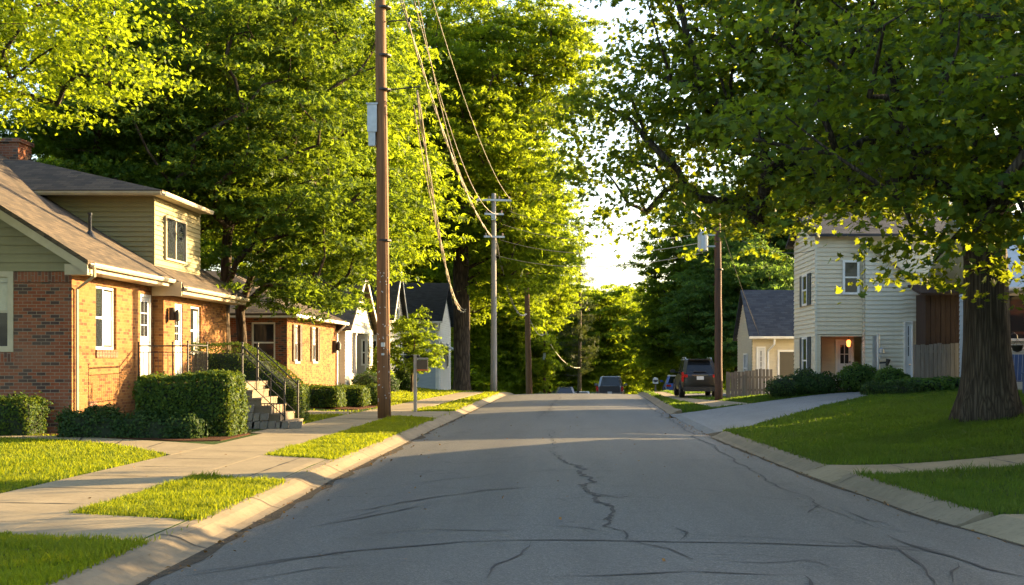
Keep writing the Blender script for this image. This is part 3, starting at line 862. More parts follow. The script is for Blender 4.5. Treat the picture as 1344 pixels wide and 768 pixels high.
# small yellow-green yard tree in front of the slate-roofed house
make_tree('yard_tree', 'small yellow-green yard tree between the white gabled houses and the sign post', 'tree', -8.35, 62, 4.6, .07,
          [((0, 0, 3.0), (.95, 1.1, 1.4)), ((.5, -.2, 1.9), (.9, .9, .9)), ((-.7, .1, 2.3), (.8, .8, .8))], 46, .42, 120, .42, (.09, .15), 'clump', M['leaf_mid'], M['bark_dark'], 47, zmin=.6, r_tip=.01)
# right side and the end of the street
G_RIGHT = 'broadleaf trees beyond the right-hand houses'
make_tree('shade_tree', 'tall green tree right of the sky gap, behind the black vehicle', 'tree', 10.6, 92, 16.5, .36,
          [((0, 0, 9.8), (5.8, 5.2, 6.8)), ((-2.6, -1, 5.4), (3.8, 3.6, 3.0)), ((2.5, -1, 6.5), (4, 4, 4))], 350, .80, 200, 1.1, (.17, .28), 'clump', M['leaf_mid'], M['bark_dark'], 51, group=G_RIGHT, zmin=1.6)
make_tree('shade_tree', 'low bluish-green tree in shade behind the right utility pole', 'tree', 10.5, 80, 10, .22,
          [((0, 0, 6.2), (4.3, 3.6, 4.3)), ((.5, -.5, 3.6), (4.0, 3.2, 2.4)), ((2.8, .5, 5.6), (3.3, 3.2, 3.4))], 280, .62, 210, .8, (.13, .21), 'clump', M['leaf_cool'], M['bark_dark'], 53, group=G_RIGHT, zmin=1.1)
t_h = make_tree('shade_tree', 'tall tree behind the little house with the dark roof', 'tree', 15.6, 89, 18, .34,
          [((0, 0, 11.2), (6.2, 5.2, 7.2)), ((0, -1.5, 6), (6, 4.5, 3.4))], 360, .80, 190, 1.15, (.18, .29), 'clump', M['leaf_cool'], M['bark_dark'], 57, group=G_RIGHT, zmin=1.8)
t_j = make_tree('shade_tree', 'round tree closing the end of the street, right of the road', 'tree', 3.0, 139, 13.5, .34,
          [((0, 0, 7.8), (5.6, 5.4, 5.6)), ((-2, -2, 4.2), (4.4, 4, 3.2)), ((2.4, -1, 4), (4, 4, 3))], 340, .8, 170, 1.1, (.22, .34), 'clump', M['leaf_lit'], M['bark_dark'], 61, group='trees at the end of the street', zmin=.9)
GE = 'trees at the end of the street'
copy_tree(t_j, -3.5, 150, 'round tree closing the end of the street, straight ahead left of the road', (1.1, 1.05), 2.2, GE)
copy_tree(t_j, 9.5, 158, 'second round tree right of the street end, partly behind its neighbour', (1.15, 1.1), 3.5, GE)
copy_tree(t_j, 11.2, 112, 'tree to the right of the pickup, where the street bends', (.85, .95), 5.0, GE)
copy_tree(t_j, -11.5, 136, 'low full tree behind the pale-banded pole on the left', (1.15, 1.25), .7, GE)
copy_tree(t_j, -6.2, 108, 'low branching tree behind the small dark pole', (.72, .8), 1.7, GE)
copy_tree(t_h, 21, 96, 'tall tree far behind the two-storey house', (1.2, 1.15), 1.3, G_RIGHT)
copy_tree(t_h, 31, 112, 'tall tree behind the dark plank shed', (1.2, 1.1), 3.3, G_RIGHT)
# a thin conifer at the right edge of the left mass
def pine(x, y, H, seed, label):
    rg = np.random.default_rng(seed); root = thing('pine_tree', label, 'tree', (x, y, G(x, y)))
    mb = MB(); mb.tube([(0, 0, -.2), (.1, 0, H * .5), (0, .05, H)], [.24, .15, .02], 8)
    pos = []; nr = []
    z = 3.
    while z < H - .2:
        for k in range(4):
            a = rg.random() * 6.28; L = (.35 + 2.6 * (1 - z / H) ** .8) * rg.uniform(.55, 1.1)
            tip = np.array([math.cos(a) * L, math.sin(a) * L, L * rg.uniform(-.05, .25)])
            mb.tube([(0, 0, z), tuple(tip * .5 + [0, 0, z - .05]), tuple(tip + [0, 0, z])], [.045, .03, .01], 4, False)
            if rg.random() < .8:
                m = int(22 * L); t = rg.random((m, 1)) ** .6
                pos.append(np.array([0, 0, z]) + tip * t + rg.normal(size=(m, 3)) * .16); nr.append(rg.normal(size=(m, 3)) + [0, 0, .8])
        z += rg.uniform(.45, .8)
    mb.build('trunk', M['pine_bark'], root, True)
    pos = np.vstack(pos); nr = np.vstack(nr)
    c = leaves_mesh('crown', pos, nr, rg.uniform(.3, .55, len(pos)), 'needle', M['needle'], rg); c.parent = root
pine(.35, 131, 20, 71, 'thin sparse conifer standing against the bright sky gap')
# far wood: one mass
rg = np.random.default_rng(81)
n = 1500; az = rg.uniform(-.62, .62, n); dist = rg.uniform(185, 250, n)
hx, hy = np.sin(az) * dist, np.cos(az) * dist
hz = rg.random(n) ** .8 * (11 + 4 * np.sin(az * 17) + 3 * np.sin(az * 41 + 1)) * np.where(np.abs(az - .03) < .045, .72, 1.) - 3.6
pos, nrm, sz = clump_leaves(rg, np.stack([hx, hy, hz], 1), 60, 2.4, .6, 6, .8, (.7, 1.2))
tag(leaves_mesh('far_wood', pos, nrm, sz, 'clump', M['leaf_mid'], rg), 'far wood closing the view beyond the street', 'woodland', kind='stuff')

# ---------------------------------------------------------------- hedges and shrubs
def box_core(sx, sy, hfun, n=10, m=6, shrink=.86):
    """closed lump filling the inside of a hedge so that one cannot see through it"""
    V = []; Fc = []
    for i in range(n + 1):
        u = -1 + 2 * i / n
        for k, (a, h) in enumerate(((-1, 0), (-1, .92), (-.6, 1), (.6, 1), (1, .92), (1, 0))):
            V.append((u * sx * shrink, a * sy * shrink, max(.02, hfun(u) * shrink * h)))
    for i in range(n):
        for k in range(5):
            a = i * 6 + k; Fc += [(a, a + 6, a + 7), (a, a + 7, a + 1)]
    for b, rev in ((0, 0), (n * 6, 1)):
        for k in range(1, 5):
            t = (b, b + k, b + k + 1); Fc.append(t[::-1] if rev else t)
    return np.array(V), Fc
def hedge(name, label, cat, x, y, sx, sy, hfun, n, size, seed, rz=0, mat='leaf_hedge', group=None, ragged=.05, z=None, shrink=.88):
    """clipped hedge: half sizes sx, sy, height profile hfun(u), u in -1..1 along x"""
    rg = np.random.default_rng(seed)
    root = thing(name, label, cat, (x, y, G(x, y) if z is None else z), rz, group)
    u = rg.uniform(-1, 1, n); h = np.array([hfun(t) for t in u]); k = rg.random(n)
    hm = float(h.mean()); A = np.array([2 * sx * hm, 2 * sx * hm, 2 * sx * 2 * sy, 2 * sy * hm, 2 * sy * hm]); A = np.cumsum(A / A.sum())
    P = np.zeros((n, 3)); N = np.zeros((n, 3)); v = rg.uniform(-1, 1, n); w = rg.random(n)
    f = np.searchsorted(A, k)
    for face in range(5):
        s = f == face
        if face < 2:
            sg = -1 if face == 0 else 1
            P[s] = np.stack([u[s] * sx, np.full(s.sum(), sg * sy), w[s] * h[s]], 1); N[s] = (0, sg, .35)
        elif face == 2: P[s] = np.stack([u[s] * sx, v[s] * sy, h[s]], 1); N[s] = (0, 0, 1)
        else:
            sg = -1 if face == 3 else 1; he = hfun(sg)
            P[s] = np.stack([np.full(s.sum(), sg * sx), v[s] * sy, w[s] * he], 1); N[s] = (sg, 0, .35)
    # round the arrises and roughen the surface with low bumps
    top = P[:, 2] / np.maximum(h, .05)
    rr = np.clip(top - .75, 0, 1) / .25
    P[:, 1] *= 1 - .16 * rr ** 2 * (np.abs(P[:, 1]) / sy) ** 2; P[:, 0] *= 1 - .07 * rr ** 2 * (np.abs(P[:, 0]) / sx) ** 4
    bump = np.sin(P[:, 0] * 5.1 + seed) * np.sin(P[:, 2] * 6.3 + 1) + np.sin(P[:, 0] * 11 + P[:, 1] * 9) * .6
    P += N * (bump[:, None] * ragged * .7 + np.abs(rg.normal(size=(n, 1))) * ragged * .9 - ragged)
    P[:, 2] = np.maximum(P[:, 2], .03)
    o = leaves_mesh('foliage', P, N + rg.normal(size=(n, 3)) * .55, rg.uniform(*size, n), 'kite', [M[mat], M['core']], rg, core=box_core(sx, sy, hfun, shrink=shrink))
    o.parent = root
    for i in range(max(1, int(sx * 2))):
        mb = MB(); xx = -sx * .8 + 1.6 * sx * (i + .5) / max(1, int(sx * 2)); mb.tube([(xx, -sy * .5, -.05), (xx + .03, -sy * .48, .3)], [.025, .015], 5)
        mb.build('stem', M['bark_dark'], root)
    return root
def bush(name, label, cat, x, y, lobes, n, size, seed, mat='leaf_bush', group=None, z=None):
    """irregular shrub: leaf shells over several ellipsoid lobes"""
    rg = np.random.default_rng(seed); root = thing(name, label, cat, (x, y, G(x, y) if z is None else z), 0, group)
    P = []; N = []; cv = []; cf = []
    vol = sum(r[0] * r[2] for c, r in lobes)
    for c, r in lobes:
        c = np.array(c); r = np.array(r)
        m = int(n * r[0] * r[2] / vol); v = rg.normal(size=(m, 3)); v /= np.linalg.norm(v, axis=1, keepdims=True)
        w = 1 + .10 * np.sin(v[:, :1] * 7 + seed) * np.sin(v[:, 2:] * 8) + rg.normal(size=(m, 1)) * .06
        P.append(c + v * r * w * (1 - .25 * rg.random((m, 1)) ** 3)); N.append(v / r + [0, 0, .5])
        b = len(cv); K = 8
        for i in range(5):
            ph = -math.pi / 2 + math.pi * i / 4
            for k in range(K):
                a = 2 * math.pi * k / K; cv.append(tuple(c + .8 * r * [math.cos(ph) * math.cos(a), math.cos(ph) * math.sin(a), math.sin(ph)]))
        for i in range(4):
            for k in range(K):
                j = (k + 1) % K; q = (b + i * K + k, b + i * K + j, b + (i + 1) * K + j, b + (i + 1) * K + k)
                cf += [(q[0], q[1], q[2]), (q[0], q[2], q[3])]
    P = np.vstack(P); N = np.vstack(N); N /= np.linalg.norm(N, axis=1, keepdims=True); ok = P[:, 2] > .02; P, N = P[ok], N[ok]
    cv = np.array(cv); cv[:, 2] = np.maximum(cv[:, 2], .01)
    o = leaves_mesh('foliage', P, N + rg.normal(size=P.shape) * .6, rg.uniform(*size, len(P)), 'kite', [M[mat], M['core']], rg, core=(cv, cf))
    o.parent = root
    for c, r in lobes:
        mb = MB(); mb.tube([(c[0] * .7, c[1] * .7, -.05), (c[0], c[1], c[2])], [.03, .015], 5); mb.build('stem', M['bark_dark'], root)
    return root

hedge('hedge', 'large square clipped hedge in front of the porch railing', 'hedge', -8.52, 27.1, 1.02, .70, lambda u: 1.33 + .05 * math.sin(3 * u), 17000, (.045, .085), 101)
hedge('hedge', 'long low ragged hedge along the foot of the lit brick wall', 'hedge', -9.55, 26.3, 1.62, .34, lambda u: .50 - .09 * u + .04 * math.sin(9 * u), 9500, (.045, .085), 102, rz=-.16, ragged=.09, mat='leaf_bush')
hedge('shrub', 'small clipped shrub by the far left corner window', 'shrub', -12.55, 27.25, .52, .45, lambda u: .84 - .05 * u * u, 4200, (.045, .08), 103, ragged=.07)
hedge('hedge', 'tall flat-sided hedge sloping down behind the front steps', 'hedge', -8.85, 32.9, 1.55, .42, lambda u: 2.12 if u < -.1 else 2.12 - .95 * (u + .1) ** 1.2, 12500, (.035, .06), 104, ragged=.03)
GH = 'clipped hedges in front of the small brick house'
hedge('hedge', 'low box hedge before the small brick house, nearest to the steps', 'hedge', -8.9, 41.9, .85, .6, lambda u: .68, 5500, (.05, .09), 105, group=GH)
hedge('hedge', 'low box hedge before the small brick house, middle one of three', 'hedge', -8.3, 43.9, .75, .7, lambda u: .66, 5000, (.05, .09), 106, group=GH)
hedge('hedge', 'low box hedge before the small brick house, farthest from the steps', 'hedge', -8.2, 47.0, .8, .8, lambda u: .62, 4800, (.05, .09), 107, group=GH)
bush('shrub', 'round clipped shrub at the corner of the path to the small brick house', 'shrub', -7.55, 45.2, [((0, 0, .38), (.48, .48, .42))], 3200, (.05, .09), 108, 'leaf_hedge')
bush('shrub', 'dark shrub beneath the white porch railing', 'shrub', -9.6, 56.6, [((0, 0, .4), (.8, .7, .55)), ((.7, .8, .35), (.6, .7, .5))], 3500, (.06, .11), 109)
bush('shrub', 'light flowering shrub growing up before the porch window', 'shrub', -9.5, 59.0, [((0, 0, .6), (.7, .8, .8)), ((.1, 0, 1.5), (.4, .4, .8))], 3600, (.07, .12), 110, 'leaf_lit')
bush('shrub', 'dark round shrub at the corner of the white gabled house', 'shrub', -8.9, 63.4, [((0, 0, .7), (.62, .6, .8))], 2600, (.07, .12), 111)
GR = 'dark shrubs along the foot of the two-storey house'
bush('shrub', 'wide dark shrub at the end of the grey board fence', 'shrub', 7.65, 44.4, [((0, 0, .35), (.75, .6, .45)), ((.7, .2, .5), (.6, .55, .55))], 4200, (.05, .10), 112, group=GR)
bush('shrub', 'dark low shrub below the lower shuttered window', 'shrub', 8.95, 44.1, [((0, 0, .35), (.6, .5, .42)), ((-.5, .1, .3), (.45, .5, .38))], 3200, (.05, .10), 113, group=GR)
bush('shrub', 'bright leafy shrub beside the recessed entry with the lantern', 'shrub', 10.05, 43.9, [((0, 0, .5), (.62, .5, .5)), ((.4, .1, .55), (.45, .45, .42))], 3800, (.06, .11), 114, 'leaf_cool', group=GR)
bush('shrub', 'loose shrub under the meter post by the white side door', 'shrub', 10.9, 42.3, [((0, 0, .4), (.55, .5, .45)), ((.4, 0, .3), (.4, .4, .35))], 3200, (.07, .12), 115, 'leaf_cool', group=GR)
hedge('hedge', 'low flat-topped hedge at the driveway end below the meter post', 'hedge', 10.2, 39.6, .85, .45, lambda u: .36 + .04 * math.sin(7 * u), 3800, (.05, .09), 116, ragged=.08, mat='leaf_bush')
bush('ground_plant', 'leafy low plants spreading before the brown plank fence', 'plant', 11.4, 40.4, [((0, 0, .18), (1.2, .7, .3)), ((1.2, .4, .2), (1., .6, .32)), ((2.2, .3, .15), (.9, .6, .25))], 3200, (.08, .16), 117, 'leaf_cool')
# ---------------------------------------------------------------- building helpers
def clip_strip(poly, lo, hi):
    """convex polygon of (u,z) cut to lo<=z<=hi"""
    def cut(P, lim, sg):
        out = []
        for i in range(len(P)):
            a, b = P[i], P[(i + 1) % len(P)]
            ina, inb = sg * (a[1] - lim) >= 0, sg * (b[1] - lim) >= 0
            if ina: out.append(a)
            if ina != inb:
                t = (lim - a[1]) / (b[1] - a[1]); out.append((a[0] + (b[0] - a[0]) * t, lim))
        return out
    P = cut(poly, lo, 1)
    return cut(P, hi, -1) if P else P
class Plane:
    """wall plane: origin o, horizontal direction u, outward normal n"""
    def __init__(s, o, u, n): s.o, s.u, s.n = Vector(o), Vector(u), Vector(n)
    def p(s, a, z, out=0.): return s.o + s.u * a + s.n * out + Vector((0, 0, z))
def siding(mb, pl, poly, board=.125, lip=.03):
    """lapped boards over a convex polygon (u,z)"""
    z = min(p[1] for p in poly); top = max(p[1] for p in poly)
    flip = pl.u.cross(Vector((0, 0, 1))).dot(pl.n) < 0
    while z < top - 1e-4:
        P = clip_strip(poly, z, min(z + board, top))
        if len(P) >= 3:
            f = [pl.p(a, b, lip * (1 - (b - z) / board)) for a, b in P]
            mb.face(f[::-1] if flip else f)
            lo = [p for p in P if abs(p[1] - z) < 1e-6]
            if len(lo) >= 2:
                a, b = min(p[0] for p in lo), max(p[0] for p in lo)
                mb.face([pl.p(a, z, 0), pl.p(b, z, 0), pl.p(b, z, lip), pl.p(a, z, lip)])
        z += board
def flat_wall(mb, pl, a0, a1, z0, z1, holes=(), depth=.14):
    """masonry leaf with rectangular openings and their reveals"""
    us = sorted({a0, a1, *[h[0] for h in holes], *[h[1] for h in holes]}); zs = sorted({z0, z1, *[h[2] for h in holes], *[h[3] for h in holes]})
    flip = pl.u.cross(Vector((0, 0, 1))).dot(pl.n) < 0
    def add(q): mb.face(q[::-1] if flip else q)
    for i in range(len(us) - 1):
        for j in range(len(zs) - 1):
            cu, cz_ = (us[i] + us[i + 1]) / 2, (zs[j] + zs[j + 1]) / 2
            if any(h[0] < cu < h[1] and h[2] < cz_ < h[3] for h in holes): continue
            add([pl.p(us[i], zs[j]), pl.p(us[i + 1], zs[j]), pl.p(us[i + 1], zs[j + 1]), pl.p(us[i], zs[j + 1])])
    for b0, b1, c0, c1 in holes:
        add([pl.p(b0, c0), pl.p(b0, c0, -depth), pl.p(b0, c1, -depth), pl.p(b0, c1)][::-1])
        add([pl.p(b1, c0), pl.p(b1, c0, -depth), pl.p(b1, c1, -depth), pl.p(b1, c1)])
        add([pl.p(b0, c1), pl.p(b1, c1), pl.p(b1, c1, -depth), pl.p(b0, c1, -depth)])
        add([pl.p(b0, c0), pl.p(b1, c0), pl.p(b1, c0, -depth), pl.p(b0, c0, -depth)][::-1])
def bar(mb, pl, a0, a1, z0, z1, o0, o1):
    P = [pl.p(a, z, o) for o in (o0, o1) for a, z in ((a0, z0), (a1, z0), (a1, z1), (a0, z1))]
    for q in ((0, 1, 2, 3), (4, 5, 6, 7), (0, 1, 5, 4), (1, 2, 6, 5), (2, 3, 7, 6), (3, 0, 4, 7)): mb.face([P[k] for k in q])
def window(house, pl, a0, a1, z0, z1, off=-.10, trim=.07, mat='white', rail=True, cols=1, rows=1, sill=None, shutters=None, sh_w=.32, dress=None, kind='window', thick=.05):
    """double-hung window; off = where the frame's back stands relative to the wall"""
    f = MB(); t = trim
    bar(f, pl, a0, a0 + t, z0, z1, off, off + thick); bar(f, pl, a1 - t, a1, z0, z1, off, off + thick)
    bar(f, pl, a0 + t, a1 - t, z1 - t, z1, off, off + thick); bar(f, pl, a0 + t, a1 - t, z0, z0 + t, off, off + thick)
    zm = z0 + (z1 - z0) * .5
    if rail: bar(f, pl, a0 + t, a1 - t, zm - .03, zm + .03, off, off + thick * .8)
    for c in range(1, cols):
        am = a0 + t + (a1 - a0 - 2 * t) * c / cols; bar(f, pl, am - .028 if cols == 2 else am - .012, am + .028 if cols == 2 else am + .012, z0 + t, z1 - t, off, off + thick * .7)
    for r in range(1, rows):
        zr = z0 + t + (z1 - z0 - 2 * t) * r / rows; bar(f, pl, a0 + t, a1 - t, zr - .012, zr + .012, off, off + thick * .6)
    w = f.build(kind, M[mat], house)
    g = MB(); bar(g, pl, a0 + t * .5, a1 - t * .5, z0 + t * .5, z1 - t * .5, off + thick * .15, off + thick * .3)
    g.build('pane', M['glass'], w)
    if dress:
        m, b0, b1, c0, c1 = dress                       # share of the opening it covers
        d = MB(); A0, A1, Z0, Z1 = a0 + t, a1 - t, z0 + t, z1 - t
        bar(d, pl, A0 + (A1 - A0) * b0, A0 + (A1 - A0) * b1, Z0 + (Z1 - Z0) * c0, Z0 + (Z1 - Z0) * c1, off + thick * .30 + .002, off + thick * .30 + .006)
        d.build('blind' if m == 'blind' else 'curtain', M[m], w)
    if sill:
        s = MB(); bar(s, pl, a0 - .06, a1 + .06, z0 - .09, z0 - .002, -.02, .05); s.build('sill', M[sill], w)
    if shutters:
        for b0, b1 in ((a0 - sh_w - .01, a0 - .01), (a1 + .01, a1 + sh_w + .01)):
            s = MB(); bar(s, pl, b0, b0 + .05, z0, z1, .034, .065); bar(s, pl, b1 - .05, b1, z0, z1, .034, .065)
            bar(s, pl, b0 + .05, b1 - .05, z0, z0 + .06, .034, .062); bar(s, pl, b0 + .05, b1 - .05, z1 - .06, z1, .034, .062)
            z = z0 + .06
            while z < z1 - .08:
                P = [pl.p(b0 + .05, z, .056), pl.p(b1 - .05, z, .056), pl.p(b1 - .05, z + .06, .036), pl.p(b0 + .05, z + .06, .036)]; s.face(P); z += .06
            s.build('shutter', M[shutters], w)
    return w
def door(house, pl, a0, a1, z0, z1, off=-.1, mat='door_w', frame='white', lights=3, t=.07):
    f = MB(); bar(f, pl, a0, a0 + t, z0, z1, off, off + .07); bar(f, pl, a1 - t, a1, z0, z1, off, off + .07); bar(f, pl, a0 + t, a1 - t, z1 - t, z1, off, off + .07)
    d = f.build('door_frame', M[frame], house)
    l = MB(); bar(l, pl, a0 + t, a1 - t, z0 + .01, z1 - t, off, off + .03)
    zt = z0 + (z1 - z0) * .5
    for zz0, zz1 in ((z0 + .12, z0 + .45), (z0 + .53, zt - .08)):
        bar(l, pl, a0 + t + .1, a1 - t - .1, zz0, zz1, off + .03, off + .038)
    leaf_ = l.build('door', M[mat], house)
    g = MB(); n = lights
    for r in range(n):
        for c in range(2):
            w0 = a0 + t + .1; w1 = a1 - t - .1; h = (z1 - t - .12 - zt) / n
            bar(g, pl, w0 + (w1 - w0) * c / 2 + .015, w0 + (w1 - w0) * (c + 1) / 2 - .015, zt + h * r + .015, zt + h * (r + 1) - .015, off + .03, off + .036)
    g.build('pane', M['glass'], leaf_)
    k = MB(); c = pl.p(a1 - t - .07, z0 + 1.0, off + .06); k.lathe(c, [(.02, -.03), (.032, -.01), (.032, .01), (.02, .03)], 10); k.build('handle', M['chrome'], leaf_)
    return leaf_
def gutter(house, a, b, r=.05, mat='trim', name='gutter'):
    """K-style gutter along a->b; the open side is up"""
    a, b = Vector(a), Vector(b); u = (b - a).normalized(); out = u.cross(Vector((0, 0, 1)))
    m = MB(); prof = [(-r, r), (-r, -r * .9), (r * .55, -r * .9), (r, .1 * r), (r, r), (r * .85, r), (r * .85, .2 * r), (r * .45, -r * .7), (-r * .85, -r * .7), (-r * .85, r)]
    for i in range(len(prof)):
        p, q = prof[i], prof[(i + 1) % len(prof)]
        m.face([a + out * p[0] + Vector((0, 0, p[1])), b + out * p[0] + Vector((0, 0, p[1])), b + out * q[0] + Vector((0, 0, q[1])), a + out * q[0] + Vector((0, 0, q[1]))])
    for e in (a, b): m.face([e + out * p[0] + Vector((0, 0, p[1])) for p in prof])
    return m.build(name, M[mat], house)
def downspout(house, pts, w=.04, mat='trim'):
    m = MB(); m.tube(pts, w, 6); return m.build('downspout', M[mat], house)
def uvslope(P):
    """uv for a roof plane: u along the horizontal, v up the slope"""
    P = [Vector(p) for p in P]; n = (P[1] - P[0]).cross(P[2] - P[0]).normalized()
    h = Vector((0, 0, 1)).cross(n); h = h.normalized() if h.length > 1e-5 else Vector((1, 0, 0)); s = n.cross(h)
    return [(p.dot(h), p.dot(s)) for p in P]
def roof_plane(mb, P, th=.11):
    P = [Vector(p) for p in P]; n = (P[1] - P[0]).cross(P[2] - P[0])
    if n.z < 0: P = P[::-1]
    mb.face(P, uvslope(P)); B = [p - Vector((0, 0, th)) for p in P]; mb.face(B[::-1])
    for i in range(len(P)):
        j = (i + 1) % len(P); mb.face([P[i], B[i], B[j], P[j]])
V = Vector

# ---------------------------------------------------------------- nearest brick house (left)
H1 = thing('brick_house', 'nearest brick house on the left with olive siding gable and upper storey', 'house', (0, 0, 0))
XW, Y0, Y1, Y2 = -11.58, 28.0, 33.4, 39.4
front = Plane((XW, Y0, 0), (-1, 0, 0), (0, -1, 0)); side = Plane((XW, Y0, 0), (0, 1, 0), (1, 0, 0))
w = MB(); flat_wall(w, front, 0, 12.5, -.1, 3.62, [(1.42, 3.5, 2.03, 3.62)], .12)
w.build('brick_wall', M['brick_red'], H1)
w = MB()
def vface(u0, u1, z0, z1):      # course of upright bricks
    a = [front.p(u0, z0, .004), front.p(u1, z0, .004), front.p(u1, z1, .004), front.p(u0, z1, .004)]
    w.face(a[::-1], [(z0, u0), (z0, u1), (z1, u1), (z1, u0)][::-1])
vface(0, 1.34, 3.63, 3.87); vface(3.58, 12.5, 3.63, 3.87); vface(1.3, 3.6, 1.80, 2.02)
w.build('soldier_course', M['brick_soldier'], H1)
w = MB(); flat_wall(w, side, 0, Y1 - Y0, -.1, 4.02, [(1.40, 2.72, 2.10, 3.66), (4.42, 5.28, 1.33, 3.62)], .13)
w.build('brick_wall', M['brick_tan_sunlit'], H1)
jog = Plane((XW + .28, Y1, 0), (0, 1, 0), (1, 0, 0)); ret = Plane((XW + .28, Y1, 0), (-1, 0, 0), (0, -1, 0))
w = MB(); flat_wall(w, jog, 0, Y2 - Y1, -.1, 3.86, [(.95, 1.65, 1.33, 3.45), (2.35, 3.35, 2.0, 3.45)], .13); flat_wall(w, ret, 0, .30, -.1, 3.95)
w.build('brick_wall', M['brick_tan_sunlit'], H1)
w = MB(); back = Plane((XW + .28, Y2, 0), (-1, 0, 0), (0, 1, 0)); flat_wall(w, back, 0, 12.7, -.1, 4.0); w.build('brick_wall', M['brick_red'], H1)
# openings
window(H1, front, 1.34, 3.58, 2.03, 3.88, -.07, .13, 'trim', dress=('blind', 0, 1, .5, 1), thick=.09)
window(H1, side, 1.40, 2.72, 2.10, 3.66, -.12, .07, 'white', cols=2, dress=('curtain', .52, .98, .03, .97))
w = MB()
for k in range(8):
    a = 1.38 + k * .172; bar(w, side, a, a + .155, 1.90, 2.09, -.05, .035)
w.build('brick_sill', M['brick_red'], H1)
door(H1, side, 4.42, 5.28, 1.33, 3.62, -.09)
door(H1, jog, .95, 1.65, 1.33, 3.45, -.1, 'white', 'white', 4)
window(H1, jog, 2.35, 3.35, 2.0, 3.45, -.11, .07, 'white', cols=1, dress=('curtain', .55, .97, .05, .95))
w = MB(); bar(w, side, .95, 1.45, .55, .86, 0, .02)
for k in range(5): bar(w, side, 1.0, 1.40, .58 + k * .055, .60 + k * .055, .02, .03)
w.build('crawl_vent', M['rust'], H1)
# gable siding on the front, upper storey box
slope, ex, ez = .63, -11.02, 4.1
RX = -18.0; rz_ = ez + (ex - RX) * slope
g = MB(); siding(g, front, [(-.02, 3.88), (12.5, 3.88), (6.42 + 0, rz_ - .13), (-.02, 4.1 + (.56 - .02) * slope - .16)], .20)
g.build('siding_gable', M['sid_olive'], H1)
UX0, UX1, UY0, UY1, UZ = -20., -11.6, 33.5, 37.2, 6.38
uf = Plane((UX1, UY0, 0), (-1, 0, 0), (0, -1, 0)); us_ = Plane((UX1, UY0, 0), (0, 1, 0), (1, 0, 0))
g = MB(); siding(g, uf, [(0, 3.9), (8.4, 3.9), (8.4, UZ), (0, UZ)], .135); siding(g, us_, [(0, 4.1), (4.1, 4.1), (4.1, UZ), (0, UZ)], .135); siding(g, Plane((UX1, UY1, 0), (-1, 0, 0), (0, 1, 0)), [(0, 3.9), (8.4, 3.9), (8.4, UZ), (0, UZ)], .135)
for px_, py_ in ((UX1, UY0),): g.box((px_ - .03, py_ - .03, 4.1), (px_ + .03, py_ + .03, UZ))
g.build('siding_upper_storey', M['sid_olive'], H1)
window(H1, us_, .75, 2.55, 4.68, 5.92, .034, .055, 'trim', cols=2, rail=False, thick=.06)
r = MB(); yA, yB = 27.52, Y2 + .3
roof_plane(r, [(ex, yA, ez), (ex, yB, ez), (RX, yB, rz_), (RX, yA, rz_)])
roof_plane(r, [(RX, yA, rz_), (RX, yB, rz_), (2 * RX - ex, yB, ez), (2 * RX - ex, yA, ez)])
roof_plane(r, [(ex + .30, Y1 - .15, ez - .3 * slope + .012), (ex + .30, yB + .02, ez - .3 * slope + .012), (ex - .5, yB + .02, ez + .5 * slope + .012), (ex - .5, Y1 - .15, ez + .5 * slope + .012)], .10)
roof = r.build('roof', M['roof_brown'], H1)
# hipped roof of the upper storey
o = .34; a0, a1, b0, b1, hz = UX0 - o, UX1 + o, UY0 - o, UY1 + o, UZ + .10; ym = (b0 + b1) / 2; rzz = 7.65
r = MB(); A, B, C_, D = (a0, b0, hz), (a1, b0, hz), (a1, b1, hz), (a0, b1, hz); E, E2 = (a0 + 3.4, ym, rzz), (a1 - 4.6, ym, rzz)
for P in ([A, B, E2, E], [B, C_, E2], [C_, D, E, E2], [D, A, E]): roof_plane(r, P, .05)
r.build('upper_roof', M['roof_brown'], H1)
s = MB(); s.box((a0 + .02, b0 + .02, hz - .15), (a1 - .02, b0 + .06, hz - .052)); s.box((a1 - .06, b0 + .06, hz - .15), (a1 - .02, b1 - .02, hz - .052)); s.box((a0 + .06, b0 + .06, hz - .13), (a1 - .06, UY0 - .02, hz - .09)); s.box((UX1 + .02, UY0 - .02, hz - .13), (a1 - .06, b1, hz - .09))
s.build('upper_fascia', M['soffit'], H1)
gutter(H1, (a0, b0 - .055, hz - .10), (a1, b0 - .055, hz - .10), .055, 'soffit'); gutter(H1, (a1 + .055, b0, hz - .10), (a1 + .055, b1, hz - .10), .055)
s = MB()   # rake boards, boxed eave return and soffit
dx = math.hypot(1, slope)
for sg in (1, -1):
    e = V((ex if sg > 0 else 2 * RX - ex, yA - .025, ez - .115)); t_ = V((RX, yA - .025, rz_ - .115))
    s.slab([e, t_, t_ + V((0, .025, 0)), e + V((0, .025, 0))], (0, 0, -.20))
    s.face([e + V((0, .03, -.19)), t_ + V((0, .03, -.19)), t_ + V((0, .47, -.19)), e + V((0, .47, -.19))])
s.box((XW + .02, yA + .03, ez - .33), (ex - .03, Y0 - .02, ez - .09)); s.box((XW + .02, Y0 - .015, ez - .25), (ex - .02, Y1 - .2, ez - .218)); s.box((ex - .04, yA + .5, ez - .215), (ex - .015, Y1 - .2, ez - .10))
s.box((XW + .30, Y1 - .1, ez - .45), (ex + .27, yB, ez - .413)); s.box((ex + .26, Y1 - .12, ez - .41), (ex + .285, yB, ez - .30))
s.box((XW + .02, Y1 - .19, ez - .50), (ex + .27, Y1 - .155, ez - .12))
s.build('eave_board', M['soffit'], H1)
gutter(H1, (ex + .07, yA + .1, ez - .11), (ex + .07, Y1 - .18, ez - .11)); gutter(H1, (ex + .37, Y1 - .12, ez - .30), (ex + .37, yB - .02, ez - .30))
